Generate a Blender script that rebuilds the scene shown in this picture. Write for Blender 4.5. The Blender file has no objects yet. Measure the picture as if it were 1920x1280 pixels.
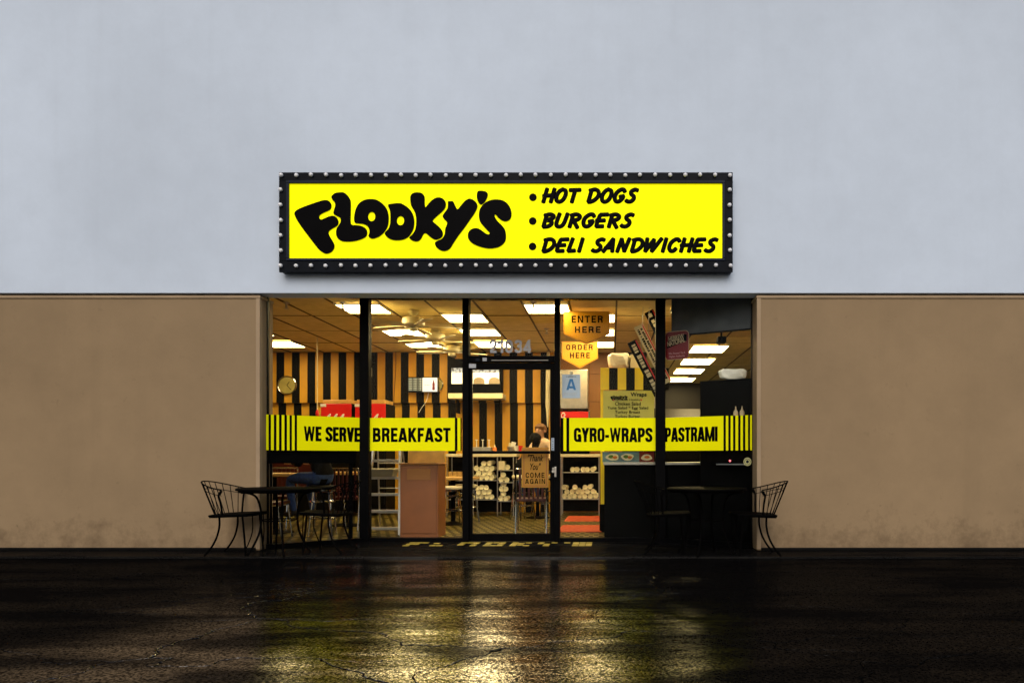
import bpy, bmesh, math, random
from mathutils import Vector, Matrix
random.seed(7)
S = bpy.context.scene
COL = S.collection
R = math.radians

# ------------------------------------------------------------------ camera, world, sun, exposure
F = 1400.0                      # focal length in photograph pixels (1920 wide)
CX, CY, HC = 1146.0, 861.0, 1.0 # principal point (shifted lens) and camera height
cam_d = bpy.data.cameras.new('camera')
cam = bpy.data.objects.new('camera', cam_d); COL.objects.link(cam)
cam.location = (0, 0, HC); cam.rotation_euler = (R(90), 0, 0)
cam_d.sensor_width = 36; cam_d.lens = F / 1920 * 36
cam_d.shift_x = -(CX - 960) / 1920; cam_d.shift_y = (CY - 640) / 1920
cam_d.clip_end = 2000
S.camera = cam

W = bpy.data.worlds.new('World'); S.world = W; W.use_nodes = True
nt = W.node_tree; nt.nodes.clear()
sky = nt.nodes.new('ShaderNodeTexSky'); sky.sky_type = 'NISHITA'; sky.sun_disc = False
SUN_EL, SUN_AZ = 38, 12
sky.sun_elevation = R(SUN_EL); sky.sun_rotation = R(180 + SUN_AZ)
sky.air_density = 1.0; sky.dust_density = 4.0; sky.ozone_density = 1.5
bg = nt.nodes.new('ShaderNodeBackground'); bg.inputs[1].default_value = 0.09
wo = nt.nodes.new('ShaderNodeOutputWorld')
nt.links.new(sky.outputs[0], bg.inputs[0]); nt.links.new(bg.outputs[0], wo.inputs[0])
sun_d = bpy.data.lights.new('sun', 'SUN'); sun_d.energy = 1.27; sun_d.angle = R(50); sun_d.color = (1, 0.97, 0.94)
sun = bpy.data.objects.new('sun', sun_d); COL.objects.link(sun)
sun.rotation_euler = (R(90 - SUN_EL), 0, R(SUN_AZ)); sun.location = (0, -5, 12)
S.view_settings.view_transform = 'Standard'; S.view_settings.look = 'None'
S.view_settings.gamma = 1; S.view_settings.use_curve_mapping = False
S.view_settings.exposure = 0.0
PANEL_L = 26.0                  # radiance of the ceiling light panels
S.cycles.use_denoising = True
S.cycles.max_bounces = 12; S.cycles.transparent_max_bounces = 24
S.cycles.sample_clamp_indirect = 8

# ------------------------------------------------------------------ helpers
def PX(px, py, Y):
    s = F / Y
    return Vector(((px - CX) / s, Y, HC + (CY - py) / s))

_m = {}
def mat(name, col, rough=0.6, var=0.12, vscale=6.0, bump=0.0, bscale=60.0, metal=0.0, spec=0.5, emit=0.0, coat=0.0):
    if name in _m: return _m[name]
    m = bpy.data.materials.new(name); m.use_nodes = True
    n = m.node_tree.nodes; l = m.node_tree.links
    b = n['Principled BSDF']
    b.inputs['Roughness'].default_value = rough; b.inputs['Metallic'].default_value = metal
    b.inputs['Specular IOR Level'].default_value = spec
    b.inputs['Coat Weight'].default_value = coat
    tc = n.new('ShaderNodeTexCoord')
    no = n.new('ShaderNodeTexNoise'); no.inputs['Scale'].default_value = vscale; no.inputs['Detail'].default_value = 5
    l.new(tc.outputs['Object'], no.inputs['Vector'])
    rp = n.new('ShaderNodeValToRGB')
    rp.color_ramp.elements[0].position = 0.3; rp.color_ramp.elements[1].position = 0.72
    rp.color_ramp.elements[0].color = tuple(max(0, c * (1 - var)) for c in col) + (1,)
    rp.color_ramp.elements[1].color = tuple(min(1, c * (1 + var)) for c in col) + (1,)
    l.new(no.outputs[0], rp.inputs[0]); l.new(rp.outputs[0], b.inputs['Base Color'])
    if emit:
        l.new(rp.outputs[0], b.inputs['Emission Color']); b.inputs['Emission Strength'].default_value = emit
    if bump:
        n2 = n.new('ShaderNodeTexNoise'); n2.inputs['Scale'].default_value = bscale; n2.inputs['Detail'].default_value = 4
        l.new(tc.outputs['Object'], n2.inputs['Vector'])
        bp = n.new('ShaderNodeBump'); bp.inputs['Strength'].default_value = bump; bp.inputs['Distance'].default_value = 0.01
        l.new(n2.outputs[0], bp.inputs['Height']); l.new(bp.outputs[0], b.inputs['Normal'])
    _m[name] = m
    return m

class MB:
    """collects shapes into one mesh"""
    def __init__(self): self.v = []; self.f = []; self.mi = []; self.cur = 0
    def add(self, vs, fs):
        o = len(self.v); self.v += [tuple(p) for p in vs]
        for q in fs: self.f.append([i + o for i in q]); self.mi.append(self.cur)
        return self
    def box(self, x0, x1, y0, y1, z0, z1):
        return self.add([(x0,y0,z0),(x1,y0,z0),(x1,y1,z0),(x0,y1,z0),(x0,y0,z1),(x1,y0,z1),(x1,y1,z1),(x0,y1,z1)],
            [(0,3,2,1),(4,5,6,7),(0,1,5,4),(1,2,6,5),(2,3,7,6),(3,0,4,7)])
    def bbox(self, x0, x1, y0, y1, z0, z1, b=0.006):
        bm = bmesh.new(); bmesh.ops.create_cube(bm, size=1)
        for v in bm.verts:
            v.co = Vector((x0 + (v.co.x + .5) * (x1 - x0), y0 + (v.co.y + .5) * (y1 - y0), z0 + (v.co.z + .5) * (z1 - z0)))
        bmesh.ops.bevel(bm, geom=bm.edges[:], offset=b, segments=2, affect='EDGES', profile=0.6)
        bm.verts.ensure_lookup_table(); bm.verts.index_update()
        self.add([v.co for v in bm.verts], [[v.index for v in f.verts] for f in bm.faces]); bm.free(); return self
    def slab(self, a, b, t, z0, z1, ext=0.0):
        """vertical slab between plan points a and b, thickness t (centred)"""
        d = Vector((b[0]-a[0], b[1]-a[1])); d.normalize(); n = Vector((-d.y, d.x)) * t / 2
        a = Vector(a) - d * ext; b = Vector(b) + d * ext
        P = [a-n, b-n, b+n, a+n]
        return self.add([(p.x,p.y,z0) for p in P] + [(p.x,p.y,z1) for p in P],
            [(0,3,2,1),(4,5,6,7),(0,1,5,4),(1,2,6,5),(2,3,7,6),(3,0,4,7)])
    def tube(self, pts, r, n=8, closed=False, caps=True, flat=None):
        pts = [Vector(p) for p in pts]; N = len(pts); vs = []; fs = []
        rr = r if isinstance(r, (list, tuple)) else [r] * N
        up = None
        for i, p in enumerate(pts):
            if closed: t = pts[(i+1) % N] - pts[i-1]
            else: t = pts[min(i+1, N-1)] - pts[max(i-1, 0)]
            if t.length < 1e-9: t = Vector((0,0,1))
            t.normalize()
            if up is None:
                up = Vector((0,0,1)) if abs(t.z) < .9 else Vector((1,0,0))
            u = up - t * up.dot(t)
            if u.length < 1e-6: u = t.orthogonal()
            u.normalize(); w = t.cross(u); up = u
            for k in range(n):
                a = 2 * math.pi * k / n
                vs.append(p + (u * math.cos(a) + w * math.sin(a)) * rr[i])
        M = N if closed else N - 1
        for i in range(M):
            j = (i + 1) % N
            for k in range(n):
                k2 = (k + 1) % n
                fs.append((i*n+k, i*n+k2, j*n+k2, j*n+k))
        if caps and not closed:
            fs.append(tuple(range(n-1, -1, -1))); fs.append(tuple((N-1)*n + k for k in range(n)))
        return self.add(vs, fs)
    def lathe(self, prof, n=20, c=(0,0,0), axis='z'):
        vs = []; fs = []
        for (r, h) in prof:
            for k in range(n):
                a = 2 * math.pi * k / n
                p = (r*math.cos(a), r*math.sin(a), h)
                if axis == 'y': p = (p[0], p[2], p[1])
                if axis == 'x': p = (p[2], p[0], p[1])
                vs.append((p[0]+c[0], p[1]+c[1], p[2]+c[2]))
        for i in range(len(prof)-1):
            for k in range(n):
                k2 = (k+1) % n; fs.append((i*n+k, i*n+k2, (i+1)*n+k2, (i+1)*n+k))
        if prof[0][0] > 1e-6: fs.append(tuple(range(n-1, -1, -1)))
        if prof[-1][0] > 1e-6: fs.append(tuple((len(prof)-1)*n + k for k in range(n)))
        return self.add(vs, fs)
    def prism(self, poly, y0, y1):
        """polygon in XZ extruded along Y"""
        n = len(poly)
        vs = [(x, y0, z) for x, z in poly] + [(x, y1, z) for x, z in poly]
        fs = [tuple(range(n)), tuple(range(2*n-1, n-1, -1))] + [(i, i+n, (i+1) % n + n, (i+1) % n) for i in range(n)]
        return self.add(vs, fs)
    def mesh(self, name, m, smooth=False):
        me = bpy.data.meshes.new(name); me.from_pydata(self.v, [], self.f)
        ms = m if isinstance(m, list) else [m]
        for x in ms: me.materials.append(x)
        if len(ms) > 1: me.polygons.foreach_set('material_index', self.mi)
        bm = bmesh.new(); bm.from_mesh(me); bmesh.ops.recalc_face_normals(bm, faces=bm.faces[:]); bm.to_mesh(me); bm.free()
        if smooth:
            me.polygons.foreach_set('use_smooth', [True] * len(me.polygons)); me.set_sharp_from_angle(angle=R(40))
        return me
    def obj(self, name, m, parent=None, smooth=False, loc=None, rot=None):
        return link(name, self.mesh(name, m, smooth), parent, loc, rot)

def link(name, me, parent=None, loc=None, rot=None):
    o = bpy.data.objects.new(name, me); COL.objects.link(o); o.parent = parent
    if loc is not None: o.location = loc
    if rot is not None: o.rotation_euler = rot
    return o
def tag(o, label=None, cat=None, group=None, kind=None):
    if label: o['label'] = label
    if cat: o['category'] = cat
    if group: o['group'] = group
    if kind: o['kind'] = kind
    return o
def thing(name, label, cat, loc=(0,0,0), rz=0, group=None):
    o = link(name, None, None, loc, (0,0,rz)); return tag(o, label, cat, group)
def dup(root, loc=None, rz=None, label=None, scale=None):
    r = root.copy(); COL.objects.link(r)
    if loc is not None: r.location = loc
    if rz is not None: r.rotation_euler = (0,0,rz)
    if label: r['label'] = label
    if scale: r.scale = scale
    for ch in list(root.children):
        c = ch.copy(); COL.objects.link(c); c.parent = r
        for g in ch.children:
            d = g.copy(); COL.objects.link(d); d.parent = c
    return r

def text_mesh(body, w, h, bold=0.0, shear=0.0, depth=0.002, spacing=1.0, align=None):
    """text as a mesh in the XZ plane, lower-left at origin, fitted to w x h"""
    cu = bpy.data.curves.new('txt', 'FONT'); cu.body = body; cu.offset = bold; cu.shear = shear
    cu.extrude = 0.02; cu.space_character = spacing; cu.resolution_u = 4
    if align: cu.align_x = align
    o = bpy.data.objects.new('txt', cu); COL.objects.link(o)
    dg = bpy.context.evaluated_depsgraph_get()
    me = bpy.data.meshes.new_from_object(o.evaluated_get(dg))
    bpy.data.objects.remove(o); bpy.data.curves.remove(cu)
    xs = [v.co.x for v in me.vertices]; ys = [v.co.y for v in me.vertices]
    x0, x1, y0, y1 = min(xs), max(xs), min(ys), max(ys)
    sx = w / (x1 - x0); sy = h / (y1 - y0) if h else sx
    for v in me.vertices:
        x, y, z = v.co; v.co = ((x - x0) * sx, -(z + .02) / .04 * depth, (y - y0) * sy)
    me.materials.clear()
    return me
def text(name, body, x, Y, z, w, h, m, parent, rot=None, **k):
    me = text_mesh(body, w, h, **k); me.materials.append(m)
    return link(name, me, parent, (x, Y, z), rot)

def catmull(pts, n=5, closed=True):
    out = []; N = len(pts)
    rng = range(N) if closed else range(N - 1)
    for i in rng:
        g = (lambda j: pts[j % N]) if closed else (lambda j: pts[max(0, min(N-1, j))])
        p0, p1, p2, p3 = (Vector(g(i-1)), Vector(g(i)), Vector(g(i+1)), Vector(g(i+2)))
        for k in range(n):
            t = k / n
            out.append(0.5 * ((2*p1) + (-p0+p2)*t + (2*p0-5*p1+4*p2-p3)*t*t + (-p0+3*p1-3*p2+p3)*t*t*t))
    if not closed: out.append(Vector(pts[-1]))
    return out
def outline_mesh(loops, extrude, bevel=0.0):
    """filled outline (with holes) in XY of a 2D curve, returned as mesh in XZ"""
    cu = bpy.data.curves.new('o', 'CURVE'); cu.dimensions = '2D'; cu.fill_mode = 'BOTH'; cu.extrude = extrude
    cu.bevel_depth = bevel; cu.bevel_resolution = 1
    for lp in loops:
        sp = cu.splines.new('POLY'); sp.points.add(len(lp) - 1); sp.use_cyclic_u = True
        for i, p in enumerate(lp): sp.points[i].co = (p[0], p[1], 0, 1)
    o = bpy.data.objects.new('o', cu); COL.objects.link(o)
    dg = bpy.context.evaluated_depsgraph_get()
    me = bpy.data.meshes.new_from_object(o.evaluated_get(dg))
    bpy.data.objects.remove(o); bpy.data.curves.remove(cu)
    for v in me.vertices:
        x, y, z = v.co; v.co = (x, -z, y)
    me.materials.clear()
    return me

RF = {}
def _rf():
    l, t, b = .1, .91, .09
    st = [(l, 0), (l, 1)]
    O_ = [(.40,.68),(.37,.84),(.25,.91),(.13,.84),(.10,.68),(.10,.32),(.13,.16),(.25,.09),(.37,.16),(.40,.32),(.40,.68)]
    RF.update({
    'E': (.42, [st, [(l,t),(.42,t)], [(l,.5),(.38,.5)], [(l,b),(.42,b)]]),
    'W': (.78, [[(.09,1),(.22,0)],[(.22,0),(.39,.98)],[(.39,.98),(.56,0)],[(.56,0),(.69,1)]]),
    'S': (.48, [[(.40,.70),(.38,.85),(.24,.91),(.12,.84),(.10,.70),(.18,.57),(.32,.45),(.39,.3),(.36,.15),(.24,.09),(.11,.15),(.08,.3)]]),
    'R': (.5, [st, [(l,t),(.28,t),(.39,.84),(.40,.7),(.36,.58),(.26,.51),(l,.51)], [(.28,.5),(.38,.4),(.40,0)]]),
    'V': (.52, [[(.09,1),(.26,.0)],[(.26,.0),(.43,1)]]),
    'B': (.5, [st, [(l,t),(.26,t),(.37,.84),(.38,.7),(.34,.56),(l,.51)], [(.2,.51),(.37,.44),(.41,.28),(.38,.14),(.28,b),(l,b)]]),
    'A': (.54, [[(.08,0),(.25,1)],[(.29,1),(.46,0)],[(.15,.24),(.39,.24)]]),
    'K': (.52, [st, [(.12,.36),(.42,1)], [(.22,.56),(.44,0)]]),
    'F': (.4, [st, [(l,t),(.4,t)], [(l,.5),(.36,.5)]]),
    'T': (.44, [[(0,t),(.44,t)], [(.22,0),(.22,1)]]),
    'G': (.5, [[(.40,.68),(.38,.84),(.26,.91),(.13,.84),(.10,.68),(.10,.32),(.13,.16),(.25,.09),(.37,.15),(.40,.3),(.40,.46)], [(.26,.45),(.48,.45)], [(.43,0),(.43,.4)]]),
    'Y': (.5, [[(.08,1),(.25,.42)],[(.42,1),(.25,.42)],[(.25,0),(.25,.5)]]),
    'O': (.5, [O_]), '0': (.5, [O_]),
    'P': (.48, [st, [(l,t),(.27,t),(.38,.83),(.39,.67),(.36,.52),(.26,.44),(l,.44)]]),
    'M': (.72, [[(.09,0),(.09,1)],[(.12,1),(.36,.0)],[(.36,.0),(.60,1)],[(.63,0),(.63,1)]]),
    'I': (.2, [st]), '-': (.26, [[(0,.40),(.26,.40)]]), ' ': (.2, []),
    'N': (.52, [[(.09,0),(.09,1)],[(.12,1),(.40,0)],[(.43,0),(.43,1)]]),
    'H': (.5, [st, [(.40,0),(.40,1)], [(l,.5),(.40,.5)]]),
    'D': (.5, [st, [(l,t),(.26,t),(.38,.82),(.41,.6),(.41,.4),(.38,.18),(.26,b),(l,b)]]),
    'C': (.48, [[(.40,.64),(.38,.84),(.26,.91),(.13,.84),(.10,.68),(.10,.32),(.13,.16),(.25,.09),(.38,.16),(.40,.36)]]),
    '2': (.5, [[(.1,.68),(.13,.86),(.25,.91),(.37,.85),(.4,.7),(.35,.52),(.16,.24),(.12,.09)], [(.06,b),(.45,b)]]),
    '1': (.34, [[(.22,0),(.22,1)], [(.04,.76),(.22,.84)]]),
    '3': (.5, [[(.1,.72),(.14,.87),(.25,.91),(.37,.85),(.39,.7),(.34,.56),(.2,.52)], [(.2,.52),(.36,.46),(.41,.28),(.36,.14),(.24,.09),(.13,.14),(.09,.29)]]),
    '4': (.5, [[(.34,0),(.34,1)], [(.34,.95),(.08,.3)], [(.04,.26),(.47,.26)]])})
_rf()
def block(name, body, x, Y, z, w, h, m, parent, sw=.19, rot=None, gap=.045, shear=0):
    """bold condensed sans lettering as flat ribbons in the XZ plane, fitted to w x h"""
    adv = sum(RF[c][0] + gap for c in body) - gap
    fx = w / (adv * h); mb = MB(); xx = 0; k = 0
    hs_ = sw * h / 2
    for c in body:
        wd, sts = RF[c]
        for pl in sts:
            pp = catmull(pl, 4, False) if len(pl) > 4 else [Vector(p) for p in pl]
            P = [Vector(((xx + p[0]) * fx * h, p[1] * h)) for p in pp]
            closed = (P[0] - P[-1]).length < 1e-6
            if not closed:
                if len(pl) == 2:
                    if P[0].y in (0, h) or abs(P[0].x - P[-1].x) > 1e-6: pass
            L_, R_ = [], []
            n_ = len(P)
            for i in range(n_):
                if closed and i in (0, n_-1): d0, d1 = P[-1]-P[-2], P[1]-P[0]
                else: d0 = P[i]-P[max(0,i-1)]; d1 = P[min(n_-1,i+1)]-P[i]
                if d0.length < 1e-9: d0 = d1
                if d1.length < 1e-9: d1 = d0
                d0 = d0.normalized(); d1 = d1.normalized()
                n0 = Vector((-d0.y, d0.x)); n1 = Vector((-d1.y, d1.x)); nn = n0 + n1
                nn = nn.normalized() if nn.length > 1e-6 else n0
                q = hs_ / max(.5, nn.dot(n0)) * (.72 if len(pl) == 2 and c in 'MWN' and abs(d0.x) > .02 else 1)
                p_ = P[i]
                if not closed and len(pl) == 2:   # run diagonal ends past the cap line, clipped below
                    if abs(d0.x) > .02 and abs(d0.y) > .3: p_ = p_ + (d0 * h * .12 if i == n_-1 else -d0 * h * .12)
                L_.append(p_ + nn * q); R_.append(p_ - nn * q)
            y_ = -k * .00012; k += 1
            for i in range(n_-1):
                quad = [L_[i], R_[i], R_[i+1], L_[i+1]]
                # clip to the cap band
                for lim, sg in ((0.0, 1), (h, -1)):
                    out = []
                    for a_ in range(len(quad)):
                        A_, B_ = quad[a_], quad[(a_+1) % len(quad)]
                        ia, ib = (A_.y - lim) * sg >= 0, (B_.y - lim) * sg >= 0
                        if ia: out.append(A_)
                        if ia != ib: out.append(A_ + (B_ - A_) * ((lim - A_.y) / (B_.y - A_.y)))
                    quad = out
                    if len(quad) < 3: break
                if len(quad) >= 3:
                    mb.add([(v.x + v.y * shear, y_, v.y) for v in quad], [tuple(range(len(quad)))])
        xx += wd + gap
    me = bpy.data.meshes.new(name); me.from_pydata(mb.v, [], mb.f); me.materials.append(m)
    return link(name, me, parent, (x, Y, z), rot)
def scribble(name, x, Y, z, w, h, rows, m, parent, rot=None):
    """print too small to read: broken rows of marks"""
    mb = MB(); rh = h / rows
    for r_ in range(rows):
        xx = 0
        while xx < w - rh * .3:
            l_ = min(random.uniform(.25, .7) * rh, w - xx)
            mb.box(xx, xx + l_, -.001, 0, h - (r_ + .8) * rh, h - (r_ + random.uniform(.1, .3)) * rh); xx += l_ + random.choice((.12, .12, .12, .45)) * rh
    return mb.obj(name, m, parent, loc=(x, Y, z), rot=rot)

# ------------------------------------------------------------------ materials
def nodes(m): return m.node_tree.nodes, m.node_tree.links, m.node_tree.nodes['Principled BSDF']

def stucco(name, col, dirt):
    m = bpy.data.materials.new(name); m.use_nodes = True; n, l, b = nodes(m)
    ge = n.new('ShaderNodeNewGeometry'); 
    big = n.new('ShaderNodeTexNoise'); big.inputs['Scale'].default_value = 0.42; big.inputs['Detail'].default_value = 6; big.inputs['Roughness'].default_value = .55
    l.new(ge.outputs['Position'], big.inputs['Vector'])
    rp = n.new('ShaderNodeValToRGB'); rp.color_ramp.elements[0].position = .3; rp.color_ramp.elements[1].position = .7
    k = .085 if not dirt else .13
    rp.color_ramp.elements[0].color = tuple(c * (1-k) for c in col) + (1,); rp.color_ramp.elements[1].color = tuple(c * (1+k*.6) for c in col) + (1,)
    l.new(big.outputs[0], rp.inputs[0]); last = rp.outputs[0]
    mid = n.new('ShaderNodeTexNoise'); mid.inputs['Scale'].default_value = 3.2; mid.inputs['Detail'].default_value = 9; mid.inputs['Roughness'].default_value = .68
    l.new(ge.outputs['Position'], mid.inputs['Vector'])
    mr = n.new('ShaderNodeMapRange'); mr.inputs[1].default_value = .3; mr.inputs[2].default_value = .7; mr.inputs[3].default_value = .965 if not dirt else .93; mr.inputs[4].default_value = 1.025 if not dirt else 1.05
    l.new(mid.outputs[0], mr.inputs[0])
    vm = n.new('ShaderNodeVectorMath'); vm.operation = 'SCALE'; l.new(last, vm.inputs[0]); l.new(mr.outputs[0], vm.inputs['Scale']); last = vm.outputs[0]
    # vertical rain streaks
    mp = n.new('ShaderNodeMapping'); mp.inputs['Scale'].default_value = (5, 5, .25); l.new(ge.outputs['Position'], mp.inputs[0])
    st = n.new('ShaderNodeTexNoise'); st.inputs['Scale'].default_value = 1.3; st.inputs['Detail'].default_value = 4; l.new(mp.outputs[0], st.inputs['Vector'])
    sr = n.new('ShaderNodeMapRange'); sr.inputs[1].default_value = .55; sr.inputs[2].default_value = .8; sr.inputs[3].default_value = 0; sr.inputs[4].default_value = .1 if dirt else .05
    l.new(st.outputs[0], sr.inputs[0])
    mx = n.new('ShaderNodeMix'); mx.data_type = 'RGBA'; l.new(sr.outputs[0], mx.inputs[0]); l.new(last, mx.inputs[6]); mx.inputs[7].default_value = tuple(c*.45 for c in col) + (1,)
    last = mx.outputs[2]
    if dirt:  # splashed mud near the pavement, blotchy
        sx = n.new('ShaderNodeSeparateXYZ'); l.new(ge.outputs['Position'], sx.inputs[0])
        dn = n.new('ShaderNodeTexNoise'); dn.inputs['Scale'].default_value = 6.5; dn.inputs['Detail'].default_value = 8; dn.inputs['Roughness'].default_value = .7
        l.new(ge.outputs['Position'], dn.inputs['Vector'])
        hr = n.new('ShaderNodeMapRange'); hr.inputs[1].default_value = 0.0; hr.inputs[2].default_value = .55; hr.inputs[3].default_value = .30; hr.inputs[4].default_value = 0
        l.new(sx.outputs[2], hr.inputs[0])
        ad = n.new('ShaderNodeMath'); ad.operation = 'ADD'; l.new(dn.outputs[0], ad.inputs[0]); l.new(hr.outputs[0], ad.inputs[1])
        dr = n.new('ShaderNodeMapRange'); dr.inputs[1].default_value = .62; dr.inputs[2].default_value = .95; dr.inputs[4].default_value = .6
        l.new(ad.outputs[0], dr.inputs[0])
        m2 = n.new('ShaderNodeMix'); m2.data_type = 'RGBA'; l.new(dr.outputs[0], m2.inputs[0]); l.new(last, m2.inputs[6]); m2.inputs[7].default_value = (.09, .055, .028, 1)
        # small dark scuffs and splashes
        vo = n.new('ShaderNodeTexNoise'); vo.inputs['Scale'].default_value = 17; vo.inputs['Detail'].default_value = 3; l.new(ge.outputs['Position'], vo.inputs['Vector'])
        vr = n.new('ShaderNodeMapRange'); vr.inputs[1].default_value = .69; vr.inputs[2].default_value = .78; vr.inputs[4].default_value = .5; l.new(vo.outputs[0], vr.inputs[0])
        hm = n.new('ShaderNodeMapRange'); hm.inputs[1].default_value = .2; hm.inputs[2].default_value = 1.3; hm.inputs[3].default_value = 1; hm.inputs[4].default_value = 0; l.new(sx.outputs[2], hm.inputs[0])
        mm = n.new('ShaderNodeMath'); mm.operation = 'MULTIPLY'; l.new(vr.outputs[0], mm.inputs[0]); l.new(hm.outputs[0], mm.inputs[1])
        m3 = n.new('ShaderNodeMix'); m3.data_type = 'RGBA'; l.new(mm.outputs[0], m3.inputs[0]); l.new(m2.outputs[2], m3.inputs[6]); m3.inputs[7].default_value = (.06, .04, .02, 1)
        last = m3.outputs[2]
    l.new(last, b.inputs['Base Color'])
    b.inputs['Roughness'].default_value = .85; b.inputs['Specular IOR Level'].default_value = .25
    fn = n.new('ShaderNodeTexNoise'); fn.inputs['Scale'].default_value = 140; fn.inputs['Detail'].default_value = 3; l.new(ge.outputs['Position'], fn.inputs['Vector'])
    f2 = n.new('ShaderNodeTexNoise'); f2.inputs['Scale'].default_value = 3; f2.inputs['Detail'].default_value = 3; l.new(ge.outputs['Position'], f2.inputs['Vector'])
    b1 = n.new('ShaderNodeBump'); b1.inputs['Strength'].default_value = .18; b1.inputs['Distance'].default_value = .006; l.new(fn.outputs[0], b1.inputs['Height'])
    b2 = n.new('ShaderNodeBump'); b2.inputs['Strength'].default_value = .12; b2.inputs['Distance'].default_value = .05; l.new(f2.outputs[0], b2.inputs['Height']); l.new(b1.outputs[0], b2.inputs['Normal'])
    l.new(b2.outputs[0], b.inputs['Normal'])
    return m

def wet_ground(name, col, crack=True, rough=(.06, .17), spec=.3, bs=.35):
    m = bpy.data.materials.new(name); m.use_nodes = True; n, l, b = nodes(m)
    ge = n.new('ShaderNodeNewGeometry')
    fine = n.new('ShaderNodeTexNoise'); fine.inputs['Scale'].default_value = 80; fine.inputs['Detail'].default_value = 3; l.new(ge.outputs['Position'], fine.inputs['Vector'])
    big = n.new('ShaderNodeTexNoise'); big.inputs['Scale'].default_value = 1.1; big.inputs['Detail'].default_value = 5; l.new(ge.outputs['Position'], big.inputs['Vector'])
    mp = n.new('ShaderNodeMapping'); mp.inputs['Scale'].default_value = (.9, 2.6, 1); l.new(ge.outputs['Position'], mp.inputs[0])
    pud = n.new('ShaderNodeTexNoise'); pud.inputs['Scale'].default_value = .9; pud.inputs['Detail'].default_value = 4; l.new(mp.outputs[0], pud.inputs['Vector'])
    pr = n.new('ShaderNodeMapRange'); pr.inputs[1].default_value = .38; pr.inputs[2].default_value = .66; pr.inputs[3].default_value = rough[0]; pr.inputs[4].default_value = rough[1]
    l.new(pud.outputs[0], pr.inputs[0])
    rp = n.new('ShaderNodeValToRGB'); rp.color_ramp.elements[0].position = .35; rp.color_ramp.elements[1].position = .7
    rp.color_ramp.elements[0].color = tuple(c*.6 for c in col)+(1,); rp.color_ramp.elements[1].color = tuple(c*1.3 for c in col)+(1,)
    l.new(fine.outputs[0], rp.inputs[0]); last = rp.outputs[0]
    h = fine.outputs[0]
    if crack:
        wn = n.new('ShaderNodeTexNoise'); wn.inputs['Scale'].default_value = 1.6; wn.inputs['Detail'].default_value = 5; l.new(ge.outputs['Position'], wn.inputs['Vector'])
        va = n.new('ShaderNodeVectorMath'); va.operation = 'MULTIPLY_ADD'; l.new(wn.outputs['Color'], va.inputs[0]); va.inputs[1].default_value = (.8, .8, 0); l.new(ge.outputs['Position'], va.inputs[2])
        mq = n.new('ShaderNodeMapping'); mq.inputs['Scale'].default_value = (.55, 1.1, 1); l.new(va.outputs[0], mq.inputs[0])
        vo = n.new('ShaderNodeTexVoronoi'); vo.feature = 'DISTANCE_TO_EDGE'; vo.inputs['Scale'].default_value = 1.0; l.new(mq.outputs[0], vo.inputs['Vector'])
        cr = n.new('ShaderNodeMapRange'); cr.inputs[1].default_value = .0; cr.inputs[2].default_value = .004; cr.inputs[3].default_value = 0; cr.inputs[4].default_value = 1
        l.new(vo.outputs['Distance'], cr.inputs[0])
        mx = n.new('ShaderNodeMix'); mx.data_type = 'RGBA'; l.new(cr.outputs[0], mx.inputs[0]); mx.inputs[6].default_value = (.003, .003, .003, 1); l.new(last, mx.inputs[7]); last = mx.outputs[2]
        bc = n.new('ShaderNodeBump'); bc.inputs['Strength'].default_value = .8; bc.inputs['Distance'].default_value = .012; l.new(cr.outputs[0], bc.inputs['Height'])
    b1 = n.new('ShaderNodeBump'); b1.inputs['Strength'].default_value = bs; b1.inputs['Distance'].default_value = .0038; l.new(fine.outputs[0], b1.inputs['Height'])
    if crack: l.new(bc.outputs[0], b1.inputs['Normal'])
    b2 = n.new('ShaderNodeBump'); b2.inputs['Strength'].default_value = .06; b2.inputs['Distance'].default_value = .03; l.new(big.outputs[0], b2.inputs['Height']); l.new(b1.outputs[0], b2.inputs['Normal'])
    ms = n.new('ShaderNodeMapping'); ms.inputs['Scale'].default_value = (.7, 2.6, 1); l.new(ge.outputs['Position'], ms.inputs[0])
    rip = n.new('ShaderNodeTexNoise'); rip.inputs['Scale'].default_value = 1.4; rip.inputs['Detail'].default_value = 2; l.new(ms.outputs[0], rip.inputs['Vector'])
    b3 = n.new('ShaderNodeBump'); b3.inputs['Strength'].default_value = .22; b3.inputs['Distance'].default_value = .05; l.new(rip.outputs[0], b3.inputs['Height']); l.new(b2.outputs[0], b3.inputs['Normal'])
    n.remove(b)
    df = n.new('ShaderNodeBsdfDiffuse'); l.new(last, df.inputs[0]); l.new(b3.outputs[0], df.inputs['Normal'])
    gl = n.new('ShaderNodeBsdfGlossy'); l.new(pr.outputs[0], gl.inputs['Roughness']); l.new(b3.outputs[0], gl.inputs['Normal'])
    # wetter and drier patches
    wr = n.new('ShaderNodeMapRange'); wr.inputs[1].default_value = .42; wr.inputs[2].default_value = .62; wr.inputs[3].default_value = spec * 1.5; wr.inputs[4].default_value = spec * .3
    l.new(pud.outputs[0], wr.inputs[0])
    gr = n.new('ShaderNodeMapRange'); gr.inputs[1].default_value = .40; gr.inputs[2].default_value = .62; gr.inputs[3].default_value = .2; gr.inputs[4].default_value = 1.75
    l.new(fine.outputs[0], gr.inputs[0])
    mg = n.new('ShaderNodeMath'); mg.operation = 'MULTIPLY'; l.new(wr.outputs[0], mg.inputs[0]); l.new(gr.outputs[0], mg.inputs[1])
    mf = n.new('ShaderNodeMath'); mf.operation = 'MULTIPLY'; l.new(mg.outputs[0], mf.inputs[0]); mf.inputs[1].default_value = 1
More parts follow.
